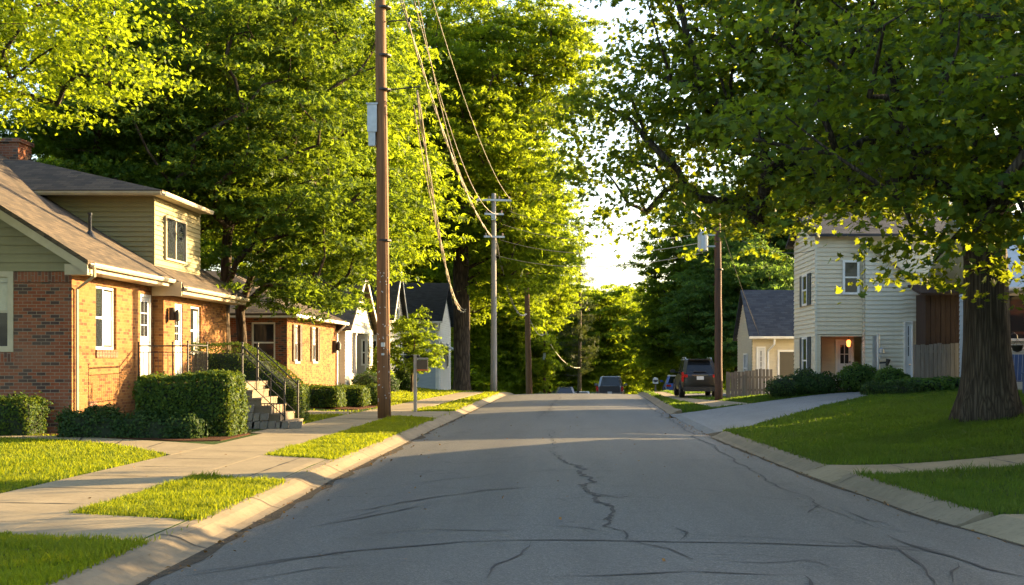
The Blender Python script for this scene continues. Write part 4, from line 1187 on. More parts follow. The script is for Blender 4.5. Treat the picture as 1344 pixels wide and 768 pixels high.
downspout(H1, [(ex + .05, 27.75, ez - .17), (ex + .05, 27.78, ez - .34), (XW + .06, 28.15, ez - .62), (XW + .06, 28.16, .25), (XW + .2, 28.1, .12)])
c = MB(); c.box((-17.6, 36.6, 6.8), (-16.75, 37.5, 8.4)); c.box((-17.66, 36.54, 8.4), (-16.69, 37.56, 8.52)); c.build('chimney', M['brick_red'], roof)
c = MB(); vx = -12.6; vz = ez + (ex - vx) * slope
c.tube([(vx, 31.6, vz - .1), (vx, 31.6, vz + .52)], .045, 10); c.lathe((vx, 31.6, vz + .52), [(.06, 0), (.06, .05)], 10); c.lathe((vx, 31.6, vz - .1), [(.16, 0), (.10, .12), (.05, .2)], 10); c.build('vent_pipe', M['plastic'], roof)
# porch with iron railing
p = MB(); p.box((XW + .004, 32.0, -.1), (-8.25, 36.4, 1.18)); p.box((-9.6, 30.1, -.1), (-8.252, 31.996, 1.18)); p.build('porch_base', M['block'], H1)
p = MB(); p.box((XW + .004, 31.96, 1.182), (-8.2, 36.45, 1.30)); p.box((-9.65, 30.06, 1.182), (-8.2, 31.956, 1.30)); p.build('porch_floor', M['stone'], H1)
def railing(name, mat, parent, pts, h=.92, gap=.13, rb=.009, posts=True, scroll=False):
    m = MB()
    for a, b in zip(pts[:-1], pts[1:]):
        a, b = V(a), V(b); L = (b - a).length; n = max(1, round(L / gap))
        m.tube([a + V((0, 0, h)), b + V((0, 0, h))], .02, 6); m.tube([a + V((0, 0, h * .82)), b + V((0, 0, h * .82))], .011, 5); m.tube([a + V((0, 0, .1)), b + V((0, 0, .1))], .012, 5)
        for i in range(1, n):
            q = a + (b - a) * i / n; m.tube([q + V((0, 0, .1)), q + V((0, 0, h * .82))], rb, 5, False)
        if scroll:
            for i in range(n):
                q = a + (b - a) * (i + .5) / n; u = (b - a).normalized()
                m.tube([q + V((0, 0, .28)) + .055 * (u * math.cos(t) + V((0, 0, 1.6 * math.sin(t)))) for t in [k * math.pi / 5 for k in range(11)]], .007, 4, False)
    for q in pts:
        q = V(q); m.tube([q, q + V((0, 0, h + .05))], .022, 8); m.lathe(q + V((0, 0, h + .05)), [(.012, 0), (.03, .02), (.03, .04), (.01, .06)], 8)
    return m.build(name, M[mat], parent)
railing('porch_railing', 'iron', H1, [(-11.5, 32.05, 1.3), (-10.6, 32.05, 1.3), (-9.7, 32.05, 1.3), (-9.6, 30.15, 1.3)])
w = MB(); w.box((-11.25, 33.7, 2.95), (-11.12, 33.85, 3.3)); w.lathe((-11.05, 33.78, 3.0), [(.03, -.08), (.08, -.04), (.09, .12), (.05, .2), (.01, .26)], 8); w.build('porch_lamp', M['iron'], H1)

# front steps
ST = thing('front_steps', 'stone front steps with iron handrails leading up to the brick porch', 'steps', (0, 0, 0))
m = MB(); n = 6; xs = -7.0; z0 = G(-7, 30.5)
for k in range(n):
    x1 = xs - k * .22; zt = z0 + (1.30 - z0) * (k + 1) / (n + 0)
    zb = z0 - .06
    m.box((-8.195, 29.72, zb if k == 0 else z0 + (1.30 - z0) * k / n - .045), (x1 - .012, 31.28, zt - .05))
    m.box((-8.195, 29.70, zt - .048), (x1, 31.30, zt))
m.build('stone_step', M['stone'], ST, bevel=.012)
m = MB(); rr_ = random.Random(3)
for k in range(9):
    x = -8.1 + .17 * k; zt = z0 + (1.3 - z0) * max(.1, (-7.1 - x) / 1.1) - .1
    for j in range(max(1, int((zt - z0) / .2))):
        m.obox((x + rr_.uniform(-.03, .03), 29.66, z0 + .1 + .2 * j), (rr_.uniform(.07, .1), 0, .01), (0, .03, 0), (.01, 0, rr_.uniform(.07, .1)))
m.build('fieldstone_cheek', M['rock'], ST, bevel=.02)
for y in (29.78, 31.22): railing('handrail', 'iron', ST, [(-7.12, y, z0 + .2), (-8.15, y, 1.32)], .86, .42, .011)
m = MB(); 
for k in range(9): m.tube([(-7.75 + k * .075, 29.74, z0 + .2), (-7.75 + k * .075, 29.74, z0 + .62 - .0 * k)], .010, 5)
m.tube([(-7.8, 29.74, z0 + .62), (-7.12, 29.74, z0 + .62)], .014, 6); m.build('rail_panel', M['iron'], ST)

# ---------------------------------------------------------------- small brick house
H2 = thing('brick_house', 'small brick house with a low roof, dark shutters and a white gabled porch', 'house')
X2, ya, yb, gz = -10.9, 46., 55.6, .15
f2 = Plane((X2, ya, 0), (-1, 0, 0), (0, -1, 0)); s2 = Plane((X2, ya, 0), (0, 1, 0), (1, 0, 0))
w = MB(); flat_wall(w, f2, 0, 9, gz, 3.55, [(.45, 1.35, 1.75, 3.3)], .12); w.build('brick_wall', M['brick_red'], H2)
w = MB(); flat_wall(w, s2, 0, yb - ya, gz, 3.55, [(1.15, 1.95, 1.82, 3.25), (4.35, 5.25, 1.82, 3.25)], .12); w.build('brick_wall', M['brick_tan_sunlit'], H2)
window(H2, f2, .45, 1.35, 1.75, 3.3, -.1, .07, 'white', sill='trim')
for a in (1.15, 4.35): window(H2, s2, a, a + (.8 if a < 2 else .9), 1.82, 3.25, -.1, .07, 'white', sill='trim', shutters='shutter_brown', sh_w=.33, dress=('curtain', .05, .95, .5, .97))
r = MB(); o = .45; A, B, C_, D = (-20 - o, ya - o, 3.62), (X2 + o, ya - o, 3.62), (X2 + o, yb + .6, 3.62), (-20 - o, yb + .6, 3.62); E, E2 = (-16, 50.9, 5.6), (-14.6, 50.9, 5.6)
for P in ([A, B, E2, E], [B, C_, E2], [C_, D, E, E2], [D, A, E]): roof_plane(r, P, .08)
roof = r.build('roof', M['roof_brown'], H2)
s = MB(); s.box((-20, ya - o + .02, 3.46), (X2 + o - .02, ya - o + .05, 3.54)); s.box((X2 + o - .05, ya - o + .05, 3.46), (X2 + o - .02, yb, 3.54)); s.box((-20, ya - o + .06, 3.50), (X2 + o - .06, ya - .02, 3.53)); s.box((X2 + .02, ya - .02, 3.50), (X2 + o - .06, yb, 3.53))
s.build('eave_board', M['white'], H2)
gutter(H2, (X2 + o + .06, ya - o, 3.52), (X2 + o + .06, yb, 3.52), .06, 'white')
downspout(H2, [(X2 + o, yb - .4, 3.45), (X2 + .06, yb - .3, 3.1), (X2 + .06, yb - .3, .3)], .045, 'white')
w = MB(); w.box((X2 + .01, yb - 1.05, 2.2), (X2 + .16, yb - .75, 2.75)); w.lathe((X2 + .25, yb - .9, 2.3), [(.05, 0), (.1, .06), (.11, .3), (.04, .42)], 8); w.build('wall_lamp', M['iron'], H2)
# gabled porch wing
gy0, gy1, gX = yb + .05, 63.2, -10.55
gp = Plane((gX, gy0, 0), (0, 1, 0), (1, 0, 0)); L = gy1 - gy0
g = MB(); siding(g, gp, [(0, 3.45), (L, 3.45), (L / 2, 6.0)], .14); siding(g, gp, [(0, gz), (1.7, gz), (1.7, 3.2), (0, 3.2)], .14)
siding(g, Plane((gX, gy0, 0), (-1, 0, 0), (0, -1, 0)), [(0, gz), (3, gz), (3, 3.45), (0, 3.45)], .14)
siding(g, gp, [(1.7, gz), (3.1, gz), (3.1, 1.25), (1.7, 1.25)], .14); siding(g, gp, [(L - 1.2, gz), (L, gz), (L, 3.2), (L - 1.2, 3.2)], .14)
g.build('siding_gable', M['sid_white'], H2)
b = MB(); b.box((gX - .25, gy0 - .02, 3.2), (gX + .06, gy1, 3.44)); b.build('porch_beam', M['white'], H2)
bw = Plane((gX - 1.7, gy0, 0), (0, 1, 0), (1, 0, 0)); w = MB(); flat_wall(w, bw, 0, L, gz, 3.4, [(3.6, 5.6, 1.5, 2.9)], .1); w.build('porch_wall', M['brick_tan_sunlit'], H2)
window(H2, bw, 3.6, 5.6, 1.5, 2.9, -.08, .07, 'trim', cols=2)
door(H2, bw, 2.0, 2.95, .55, 2.75, .002, 'door_b', 'trim')
for y in (gy0 + 1.72, gy0 + 3.1, gy1 - 1.2):
    b = MB(); b.box((gX - .18, y - .07, .5), (gX - .04, y + .07, 3.2)); b.box((gX - .21, y - .1, .5), (gX - .01, y + .1, .62)); b.box((gX - .21, y - .1, 3.08), (gX - .01, y + .1, 3.195)); b.build('porch_post', M['white'], H2)
b = MB(); b.box((gX - 1.7, gy0, .2), (gX - .02, gy1, .5)); b.build('porch_floor', M['block'], H2)
r = MB(); gm = (gy0 + gy1) / 2
for y_, sg in ((gy0, -1), (gy1, 1)): roof_plane(r, [(gX + .35, y_ + sg * .35, 3.30), (gX + .35, gm, 6.12), (gX - 7, gm, 6.12), (gX - 7, y_ + sg * .35, 3.30)], .09)
r.build('porch_roof', M['roof_brown'], H2)
s = MB()
for y_, sg in ((gy0, -1), (gy1, 1)):
    e, t_ = V((gX + .37, y_ + sg * .35, 3.21)), V((gX + .37, gm, 6.03)); s.slab([e, t_, t_ - V((.03, 0, 0)), e - V((.03, 0, 0))], (0, 0, -.2))
s.build('rake_board', M['white'], H2)

# ---------------------------------------------------------------- white gabled house
H3 = thing('white_house', 'narrow white gabled house with steep dark roof beyond the small brick house', 'house')
X3, y3a, y3b = -9.95, 65.0, 70.0; g3 = Plane((X3, y3a, 0), (0, 1, 0), (1, 0, 0)); L3 = y3b - y3a
g = MB(); siding(g, g3, [(0, .1), (L3, .1), (L3, 4.3), (0, 4.3)], .14); siding(g, g3, [(0, 4.3), (L3, 4.3), (L3 / 2, 6.75)], .14); siding(g, Plane((X3, y3a, 0), (-1, 0, 0), (0, -1, 0)), [(0, .1), (9, .1), (9, 4.3), (0, 4.3)], .14)
g.build('siding_wall', M['sid_white'], H3)
window(H3, g3, L3 / 2 - .55, L3 / 2 + .55, 4.1, 5.5, .036, .09, 'white'); window(H3, g3, .8, 1.8, 1.5, 3., .036, .09, 'white'); window(H3, g3, 3.1, 4.1, 1.5, 3., .036, .09, 'white')
window(H3, Plane((X3, y3a, 0), (-1, 0, 0), (0, -1, 0)), .6, 1.5, 1.6, 3., .036, .09, 'white')
r = MB(); ym = y3a + L3 / 2
for y_, sg in ((y3a, -1), (y3b, 1)): roof_plane(r, [(X3 + .3, y_ + sg * .3, 4.1), (X3 + .3, ym, 6.95), (X3 - 9.3, ym, 6.95), (X3 - 9.3, y_ + sg * .3, 4.1)], .1)
r.build('roof', M['roof_dark'], H3)
s = MB()
for y_, sg in ((y3a, -1), (y3b, 1)):
    e, t_ = V((X3 + .32, y_ + sg * .3, 4.0)), V((X3 + .32, ym, 6.85)); s.slab([e, t_, t_ - V((.03, 0, 0)), e - V((.03, 0, 0))], (0, 0, -.2))
s.build('rake_board', M['white'], H3)
s = MB()
for k in range(3): s.box((X3 + .02 + .3 * k, 66.4, -.1), (X3 + .32 + .3 * k, 67.8, .55 - .2 * k))
s.build('entry_step', M['block'], H3)

# ---------------------------------------------------------------- slate-roofed house
H4 = thing('grey_house', 'pale blue-grey house under a broad slate roof, behind the small yard tree', 'house')
X4, y4 = -8.75, 77.; a = Plane((X4, y4, 0), (-1, 0, 0), (0, -1, 0)); b4 = Plane((X4, y4, 0), (0, 1, 0), (1, 0, 0))
g = MB(); siding(g, a, [(0, -.6), (12, -.6), (12, 4.6), (0, 4.6)], .15); siding(g, b4, [(0, -.6), (8, -.6), (8, 4.6), (0, 4.6)], .15); siding(g, b4, [(0, 4.6), (8, 4.6), (4, 6.75)], .15)
g.build('siding_wall', M['sid_blue'], H4)
g = MB(); g.box((X4 - .12, y4 - .03, -.6), (X4 + .03, y4 + .12, 4.55)); g.build('corner_board', M['white'], H4)
window(H4, a, 1.2, 2.2, 1.4, 3.1, .036, .09, 'white'); window(H4, b4, 1.5, 2.5, 1.4, 3.1, .036, .09, 'white'); window(H4, b4, 5, 6, 1.4, 3.1, .036, .09, 'white')
r = MB()
for y_, ym_ in ((y4 - .5, 81.), (85.5, 81.)): roof_plane(r, [(X4 + .35, y_, 4.35), (X4 + .35, ym_, 7.05), (X4 - 12.4, ym_, 7.05), (X4 - 12.4, y_, 4.35)], .12)
r.build('roof', M['roof_slate'], H4)
gutter(H4, (X4 - 12.3, y4 - .57, 4.28), (X4 + .34, y4 - .57, 4.28), .07, 'white'); downspout(H4, [(X4 + .2, y4 - .5, 4.2), (X4 + .1, y4 - .08, 3.8), (X4 + .1, y4 - .08, 0)], .05, 'white')
g = MB(); g.slab([(X4 + .03, y4 + 3.2, 2.9), (X4 + 1.5, y4 + 3.2, 2.3), (X4 + 1.5, y4 + 6.2, 2.3), (X4 + .03, y4 + 6.2, 2.9)], (0, 0, -.08)); g.build('awning', M['sid_blue'], H4)

# ---------------------------------------------------------------- two-storey house (right)
R1 = thing('siding_house', 'cream two-storey house with dark shutters and a recessed entry on the right', 'house')
zb = .7
xa, yf = 8.85, 45.0
rl = Plane((xa, yf, 0), (0, 1, 0), (-1, 0, 0)); rf = Plane((xa, yf, 0), (1, 0, 0), (0, -1, 0))
g = MB(); siding(g, rl, [(0, zb), (4.4, zb), (4.4, 6.5), (0, 6.5)], .17); siding(g, Plane((xa, yf + 4.4, 0), (1, 0, 0), (0, 1, 0)), [(0, zb), (7, zb), (7, 6.5), (0, 6.5)], .135); g.box((xa - .03, yf - .03, zb), (xa + .05, yf + .05, 6.5))
g.build('siding_wall', M['sid_pale'], R1)
g = MB(); siding(g, rf, [(.05, 2.82), (1.72, 2.82), (1.72, 6.5), (.05, 6.5)], .16)
rr2 = Plane((xa, yf + 1.35, 0), (1, 0, 0), (0, -1, 0)); siding(g, rr2, [(.05, zb), (1.72, zb), (1.72, 2.8), (.05, 2.8)], .135)
siding(g, Plane((xa + .2, yf + .03, 0), (0, 1, 0), (1, 0, 0)), [(0, zb), (1.35, zb), (1.35, 2.8), (0, 2.8)], .135)
g.box((xa, yf, 2.74), (xa + 1.72, yf + 1.34, 2.80)); g.box((xa, yf, zb), (xa + .18, yf + 1.3, 2.74))
g.build('siding_entry', M['sid_cream'], R1)
door(R1, rr2, 1.0, 1.68, zb + .1, 2.65, .036, 'door_w', 'white', 2)
window(R1, rf, .98, 1.6, 4.28, 5.55, .036, .085, 'white')
for z0_, z1_ in ((3.95, 5.15), (.95, 2.75)): window(R1, rl, 1.35, 2.35, z0_, z1_, .036, .08, 'white', shutters='shutter', sh_w=.55)
w = MB(); w.lathe((xa + 1.34, yf + .55, 2.36), [(.03, 0), (.07, .03), (.09, .2), (.04, .26)], 8); l = w.build('lantern', M['lantern'], R1)
w = MB(); w.tube([(xa + 1.34, yf + .55, 2.66), (xa + 1.34, yf + .55, 2.74)], .012, 6)
for k in range(4):
    q = k * math.pi / 2 + .4; w.tube([(xa + 1.34 + .11 * math.cos(q), yf + .55 + .11 * math.sin(q), 2.37), (xa + 1.34 + .125 * math.cos(q), yf + .55 + .125 * math.sin(q), 2.62)], .008, 4)
w.build('lantern_cage', M['iron'], l)
w = MB(); w.box((xa + .2, yf + .1, zb - .3), (xa + 1.72, yf + 1.3, zb + .1)); w.build('entry_floor', M['block'], R1)
g = MB(); siding(g, Plane((xa + 1.76, yf + .3, 0), (1, 0, 0), (0, -1, 0)), [(0, zb), (5.3, zb), (5.3, 6.5), (0, 6.5)], .17); siding(g, Plane((xa + 7.05, yf + .3, 0), (0, 1, 0), (1, 0, 0)), [(0, zb), (4.1, zb), (4.1, 6.5), (0, 6.5)], .17); g.build('siding_front', M['sid_pale'], R1)
# lower wing with a raking top
wl = Plane((xa + 1.74, yf - .35, 0), (1, 0, 0), (0, -1, 0))
g = MB(); siding(g, wl, [(0, zb), (1.42, zb), (1.42, 5.05), (0, 6.1)], .16); siding(g, wl, [(1.42, 3.3), (1.9, 3.3), (1.9, 4.72), (1.42, 5.05)], .16)
siding(g, Plane((xa + 1.74, yf - .35, 0), (0, 1, 0), (-1, 0, 0)), [(0, zb), (.34, zb), (.34, 6.2), (0, 6.1)], .16)
g.build('siding_wing', M['sid_pale'], R1)
g = MB(); siding(g, wl, [(1.42 + .32, zb), (2.1, zb), (2.1, 3.28), (1.42 + .32, 3.28)], .16); g.build('siding_return', M['sid_cream'], R1)
door(R1, wl, 1.40, 1.73, zb, 3.29, .036, 'door_w', 'white', 3, .05)
r = MB(); roof_plane(r, [(xa + 1.5, yf - .6, 6.34), (xa + 3.75, yf - .6, 4.70), (xa + 3.75, yf + 4, 4.70), (xa + 1.5, yf + 4, 6.34)], .05); r.build('wing_roof', M['sid_pale'], R1)
r = MB(); 
for y_, sg in ((yf - .35, 1), (yf + 4.75, -1)): roof_plane(r, [(xa - .3, y_, 6.5), (xa - .3, yf + 2.2, 7.6), (xa + 7.3, yf + 2.2, 7.6), (xa + 7.3, y_, 6.5)], .1)
r.build('roof', M['roof_dark'], R1)
g = MB(); siding(g, rl, [(-.1, 6.5), (4.5, 6.5), (2.2, 7.5)], .135); g.build('siding_gable', M['sid_pale'], R1)
m = MB(); m.box((xa + 2.0, yf - .43, 1.55), (xa + 2.14, yf - .37, 2.75)); m.build('meter_box', M['galv'], R1)
MP = thing('meter_post', 'galvanised meter post with dials and a floodlight before the white wing', 'utility post', (10.98, 44.3, G(10.98, 44.3)))
m = MB(); m.tube([(0, 0, 0), (0, 0, 2.05)], .055, 10); m.build('post', M['galv'], MP)
m = MB(); m.lathe((.12, -.04, 1.45), [(.02, -.09), (.1, -.08), (.1, .06), (.05, .1)], 10); m.box((-.02, -.09, 1.2), (.1, -.03, 1.3)); m.build('meter', M['galv'], MP)
m = MB(); m.tube([(0, 0, 1.0), (.3, -.05, 1.02)], .03, 8); m.tube([(.3, -.05, .9), (.36, -.05, 1.14)], [.05, .09], 8); m.build('floodlight', M['iron'], MP)

# little house with dark roof
R0 = thing('white_house', 'little pale house with a dark steep roof behind the grey board fence', 'house')
x0, y0_ = 8.1, 56.0; zb0 = -.1; pf = Plane((x0, y0_, 0), (1, 0, 0), (0, -1, 0)); pg = Plane((x0, y0_, 0), (0, 1, 0), (-1, 0, 0))
g = MB(); siding(g, pf, [(0, zb0), (8, zb0), (8, 2.95), (0, 2.95)], .14); g.build('siding_wall', M['sid_cream'], R0)
g = MB(); siding(g, pg, [(0, zb0), (5, zb0), (5, 2.95), (0, 2.95)], .14); siding(g, pg, [(-.2, 2.95), (5.2, 2.95), (2.5, 5.1)], .14); g.build('siding_gable', M['sid_white'], R0)
r = MB()
for y_ in (y0_ - .4, y0_ + 5.4): roof_plane(r, [(x0 - .2, y_, 2.95), (x0 - .2, y0_ + 2.5, 5.25), (x0 + 8.2, y0_ + 2.5, 5.25), (x0 + 8.2, y_, 2.95)], .1)
r.build('roof', M['roof_slate'], R0)
gutter(R0, (x0 - .2, y0_ - .47, 2.9), (x0 + 8.2, y0_ - .47, 2.9), .06, 'white')
downspout(R0, [(x0 + .95, y0_ - .42, 2.85), (x0 + .95, y0_ - .4, 2.6), (x0 + .72, y0_ - .06, 2.3), (x0 + .72, y0_ - .06, 0)], .05, 'white')
window(R0, pf, 1.15, 2.1, 1.0, 2.35, .036, .09, 'white', rail=False); door(R0, pf, .18, .6, .1, 2.5, .036, 'door_w', 'white', 4, .06); window(R0, pg, 1.3, 2.4, .8, 2.2, .036, .08, 'white', cols=2)
m = MB(); m.lathe((x0 + 2.05, y0_ - .3, zb0), [(.05, 0), (.05, .5), (.12, .52), (.13, .8), (.03, .9)], 8); m.build('yard_lamp', M['iron'], R0)

# plank shed, fences, blue house
SH = thing('plank_shed', 'dark brown plank shed behind the fence, left of the big trunk', 'shed')
m = MB(); sx0, sx1, sy0, sy1 = 12.3, 16.2, 42.9, 44.1
for k in range(22):
    a = sx0 + (sx1 - sx0) * k / 22; m.box((a + .006, sy0 - .012 * (k % 2), .5), (a + (sx1 - sx0) / 22 - .006, sy0 + .03, 4.16))
m.box((sx0, sy0 + .032, .5), (sx1, sy1, 4.2)); m.build('plank_wall', M['brown_wall'], SH)
r = MB(); roof_plane(r, [(sx0 - .25, sy0 - .3, 4.22), (sx1 + .25, sy0 - .3, 4.22), (sx1 + .25, sy1 + .2, 4.6), (sx0 - .25, sy1 + .2, 4.6)], .09); r.build('roof', M['brown_wall'], SH)
m = MB(); m.box((sx0 + 1.5, sy0 - .06, 2.25), (sx0 + 1.53, sy0 - .02, 2.7)); m.tube([(sx0 + 1.55, sy0 - .06, 2.3), (sx0 + 1.62, sy0 - .1, 2.32), (sx0 + 1.62, sy0 - .1, 2.6)], .015, 5); m.build('door_latch', M['galv'], SH)
def board_fence(label, x0, y0, x1, y1, h, bw=.145, seed=1, post_extra=.0, group=None):
    rg = random.Random(seed); root = thing('board_fence', label, 'fence', (x0, y0, 0), 0, group)
    u = V((x1 - x0, y1 - y0, 0)); L = u.length; u.normalize(); nrm = V((u.y, -u.x, 0))
    m = MB(); n = int(L / bw)
    for k in range(n):
        c = u * (bw * (k + .5)); gz_ = G(x0 + c.x, y0 + c.y); t = rg.uniform(-.03, .03)
        m.obox(c + V((0, 0, gz_ + .04 + (h + t) / 2)), u * (bw / 2 - .006 - rg.random() * .004) + V((0, 0, rg.uniform(-.002, .002))), nrm * .011, V((rg.uniform(-.004, .004), 0, (h + t) / 2)))
    m.build('board_panel', M['fence'], root)
    gz_ = G((x0 + x1) / 2, (y0 + y1) / 2)
    for zz in (.3, h - .25):
        m = MB(); m.obox(u * L / 2 - nrm * .04 + V((0, 0, gz_ + zz)), u * L / 2, nrm * .02, V((0, 0, .045))); m.build('rail', M['fence'], root)
    k = 0.
    while k <= L + .01:
        m = MB(); c = u * k - nrm * .09; g_ = G(x0 + c.x, y0 + c.y); m.box((c.x - .05, c.y - .05, g_ - .1), (c.x + .05, c.y + .05, g_ + h + .05)); m.build('post', M['fence'], root); k += 2.2
    return root
board_fence('tall weathered plank fence between the white wing and the big maple trunk', 11.72, 42.0, 16.2, 41.8, 1.55, seed=7)
board_fence('short grey board fence beside the right utility pole', 6.35, 51.2, 8.2, 50.8, 1.08, seed=8)
fp = thing('fence_post', 'lone grey wooden post in the grass before the grey board fence', 'post', (6.85, 49.8, G(6.85, 49.8)))
m = MB(); m.box((-.06, -.06, -.1), (.06, .06, .92)); m.box((-.075, -.075, .92), (.075, .075, .96)); m.build('post', M['fence'], fp)
BH = thing('blue_house', 'blue-grey clapboard house at the right edge behind the big maple', 'house')
bx, by = 13.1, 38.2; bf = Plane((bx, by, 0), (1, 0, 0), (0, -1, 0)); bs = Plane((bx, by, 0), (0, 1, 0), (-1, 0, 0))
g = MB(); siding(g, bf, [(0, .5), (9, .5), (9, 4.1), (0, 4.1)], .16); siding(g, bs, [(0, .5), (3.4, .5), (3.4, 4.1), (0, 4.1)], .16); g.build('siding_wall', M['sid_blue'], BH)
window(BH, bf, .28, 2.2, 2.45, 3.95, .036, .08, 'white', cols=3, rail=False, dress=('curtain', .45, .98, .02, .98)); window(BH, bf, 4.5, 5.8, 2.3, 3.8, .036, .08, 'white')
m = MB(); m.box((bx - .03, by - .05, 2.2), (bx + 9, by - .002, 2.32)); m.build('belt_board', M['white'], BH)
r = MB(); roof_plane(r, [(bx - .3, by - .4, 4.12), (bx + 9.3, by - .4, 4.12), (bx + 9.3, by + 3.5, 6.9), (bx - .3, by + 3.5, 6.9)], .1); roof_plane(r, [(bx - .3, by + 7.4, 4.12), (bx + 9.3, by + 7.4, 4.12), (bx + 9.3, by + 3.5, 6.9), (bx - .3, by + 3.5, 6.9)], .1); r.build('roof', M['sid_blue'], BH)
gutter(BH, (bx - .3, by - .47, 4.06), (bx + 9.3, by - .47, 4.06), .06, 'white')

# unseen house added outside the right edge to shade the road and right lawn
SHADE_H = thing('brick_house', 'unseen brick house added beyond the right edge to shade the road', 'house')
nx0, nx1, ny0, ny1 = 14.6, 21.4, 17.5, 35.3
w = MB(); flat_wall(w, Plane((nx0, ny0, 0), (0, 1, 0), (-1, 0, 0)), 0, ny1 - ny0, .3, 3.9, [(3, 4.4, 1.7, 3.2), (9, 10.4, 1.7, 3.2), (14, 15.4, 1.7, 3.2)]); flat_wall(w, Plane((nx0, ny1, 0), (1, 0, 0), (0, 1, 0)), 0, nx1 - nx0, .3, 3.9); flat_wall(w, Plane((nx0, ny0, 0), (1, 0, 0), (0, -1, 0)), 0, nx1 - nx0, .3, 3.9); flat_wall(w, Plane((nx1, ny0, 0), (0, 1, 0), (1, 0, 0)), 0, ny1 - ny0, .3, 3.9)
w.build('brick_wall', M['brick_red'], SHADE_H)
for a in (3, 9, 14): window(SHADE_H, Plane((nx0, ny0, 0), (0, 1, 0), (-1, 0, 0)), a, a + 1.4, 1.7, 3.2, -.1, .07, 'white', cols=2)
r = MB()
for x_ in (nx0 - .4, nx1 + .4): roof_plane(r, [(x_, ny0 - .3, 3.9), (x_, ny1 + .3, 3.9), (18, ny1 + .3, 6.3), (18, ny0 - .3, 6.3)], .1)
r.build('roof', M['roof_brown'], SHADE_H)
g = MB(); siding(g, Plane((nx0, ny0, 0), (1, 0, 0), (0, -1, 0)), [(0, 3.9), (6.8, 3.9), (3.4, 6.2)], .2); siding(g, Plane((nx0, ny1, 0), (1, 0, 0), (0, 1, 0)), [(0, 3.9), (6.8, 3.9), (3.4, 6.2)], .2); g.build('siding_gable', M['sid_olive'], SHADE_H)
# ---------------------------------------------------------------- utility poles
def pole(label, x, y, H, r0, r1, mat, lean=(0, 0)):
    root = thing('utility_pole', label, 'utility pole', (x, y, G(x, y)))
    m = MB(); n = 9; rg = random.Random(int(x * 10)); 
    m.tube([(lean[0] * i / n + rg.uniform(-.01, .01), lean[1] * i / n, -.3 + (H + .3) * i / n) for i in range(n + 1)], [r0 + (r1 - r0) * i / n for i in range(n + 1)], 16)
    m.build('pole_shaft', M[mat], root, smooth=True)
    return root
def crossarm(root, z, L, ang=0, mat='galv', ins=3, t=.055):
    u = V((math.cos(ang), math.sin(ang), 0)); v = V((-u.y, u.x, 0))
    m = MB(); m.obox(V((0, 0, z)) - v * .18, u * L, v * t, V((0, 0, t))); a = m.build('crossarm', M[mat], root)
    for k in range(ins):
        q = u * (-L + .12 + (2 * L - .24) * k / max(1, ins - 1)) - v * .18 + V((0, 0, z + t))
        i = MB(); i.lathe(q, [(.02, 0), (.05, .02), (.03, .06), (.055, .09), (.03, .14), (.02, .16)], 8); i.build('insulator', M['porcelain'], a)
    return a
def band(root, z, r):
    m = MB(); m.lathe((0, 0, z), [(r + .004, -.03), (r + .012, -.02), (r + .012, .02), (r + .004, .03)], 14); m.build('band', M['iron'], root)
P1 = pole('tall reddish-brown wooden utility pole in the left grass strip, nearest the camera', -5.6, 35.6, 13.6, .20, .15, 'pole', (-.12, 0))
for z in (5.2, 9.6, 10.6, 12.0): band(P1, z, .195)
m = MB(); m.box((-.47, -.17, 8.35), (-.19, .15, 9.15)); m.box((-.44, -.14, 7.95), (-.24, .1, 8.35)); m.box((-.5, -.2, 9.15), (-.16, .18, 9.19)); m.box((-.19, -.05, 8.7), (-.12, .05, 8.8)); m.box((-.19, -.05, 9.0), (-.12, .05, 9.08))
m.build('equipment_box', M['galv'], P1, bevel=.012)
m = MB(); m.tube([(.1, 0, 11.6), (.75, -.1, 11.62)], .02, 6); m.lathe((.75, -.1, 11.55), [(.02, 0), (.05, .03), (.05, .1), (.02, .14)], 8); m.build('bracket', M['iron'], P1)
m = MB(); m.tube([(.1, 0, 9.6), (1.05, .1, 9.72)], .02, 6); m.build('bracket', M['iron'], P1)
m = MB()
for k in range(40):
    a = random.Random(k).uniform(-2.6, -.5); z = random.Random(k + 99).uniform(.4, 4.4)
    m.obox((.195 * math.cos(a) - .12 * z / 13.6, .195 * math.sin(a), z), (.012, 0, 0), (0, .008, 0), (0, 0, .014))
m.build('staple', M['galv'], P1)
m = MB(); m.tube([(.17 - .12 * k / 9, -.10, .1 + 1.0 * k) for k in range(10)], .012, 5); m.build('ground_wire', M['iron'], P1)
m = MB(); m.box((-.06, -.215, 2.1), (.05, -.195, 2.22)); m.box((-.05, -.21, 1.85), (.03, -.19, 1.91)); m.build('tag_plate', M['galv'], P1)
crossarm(P1, 12.9, 1.2, 0.0, 'pole', 4)
P2 = pole('pale grey wooden utility pole with metal crossarms beside the left kerb', -4.72, 70, 11.4, .19, .13, 'pole_grey')
crossarm(P2, 11.0, 1.0, .15, 'galv', 4); crossarm(P2, 10.2, .55, .15, 'galv', 2); crossarm(P2, 8.9, .6, .2, 'galv', 2)
m = MB(); m.tube([(0, 0, 10.9), (.0, -.1, 10.4)], .03, 6); m.box((-.12, -.3, 9.85), (.12, -.14, 10.15)); m.build('cutout', M['galv'], P2)
P3 = pole('brown weathered utility pole rising behind the crest on the left', -3.55, 93, 10.8, .25, .17, 'pole', (-.25, 0))
crossarm(P3, 9.6, .7, .1, 'galv', 2)
P4 = pole('thin dark utility pole with a pale tag, deepest on the left', -2.75, 106, 6.6, .13, .10, 'pole_dark')
m = MB(); m.box((-.12, -.16, 3.7), (.12, -.11, 4.7)); m.build('tag_plate', M['plate'], P4); crossarm(P4, 6.3, .35, 0, 'galv', 2)
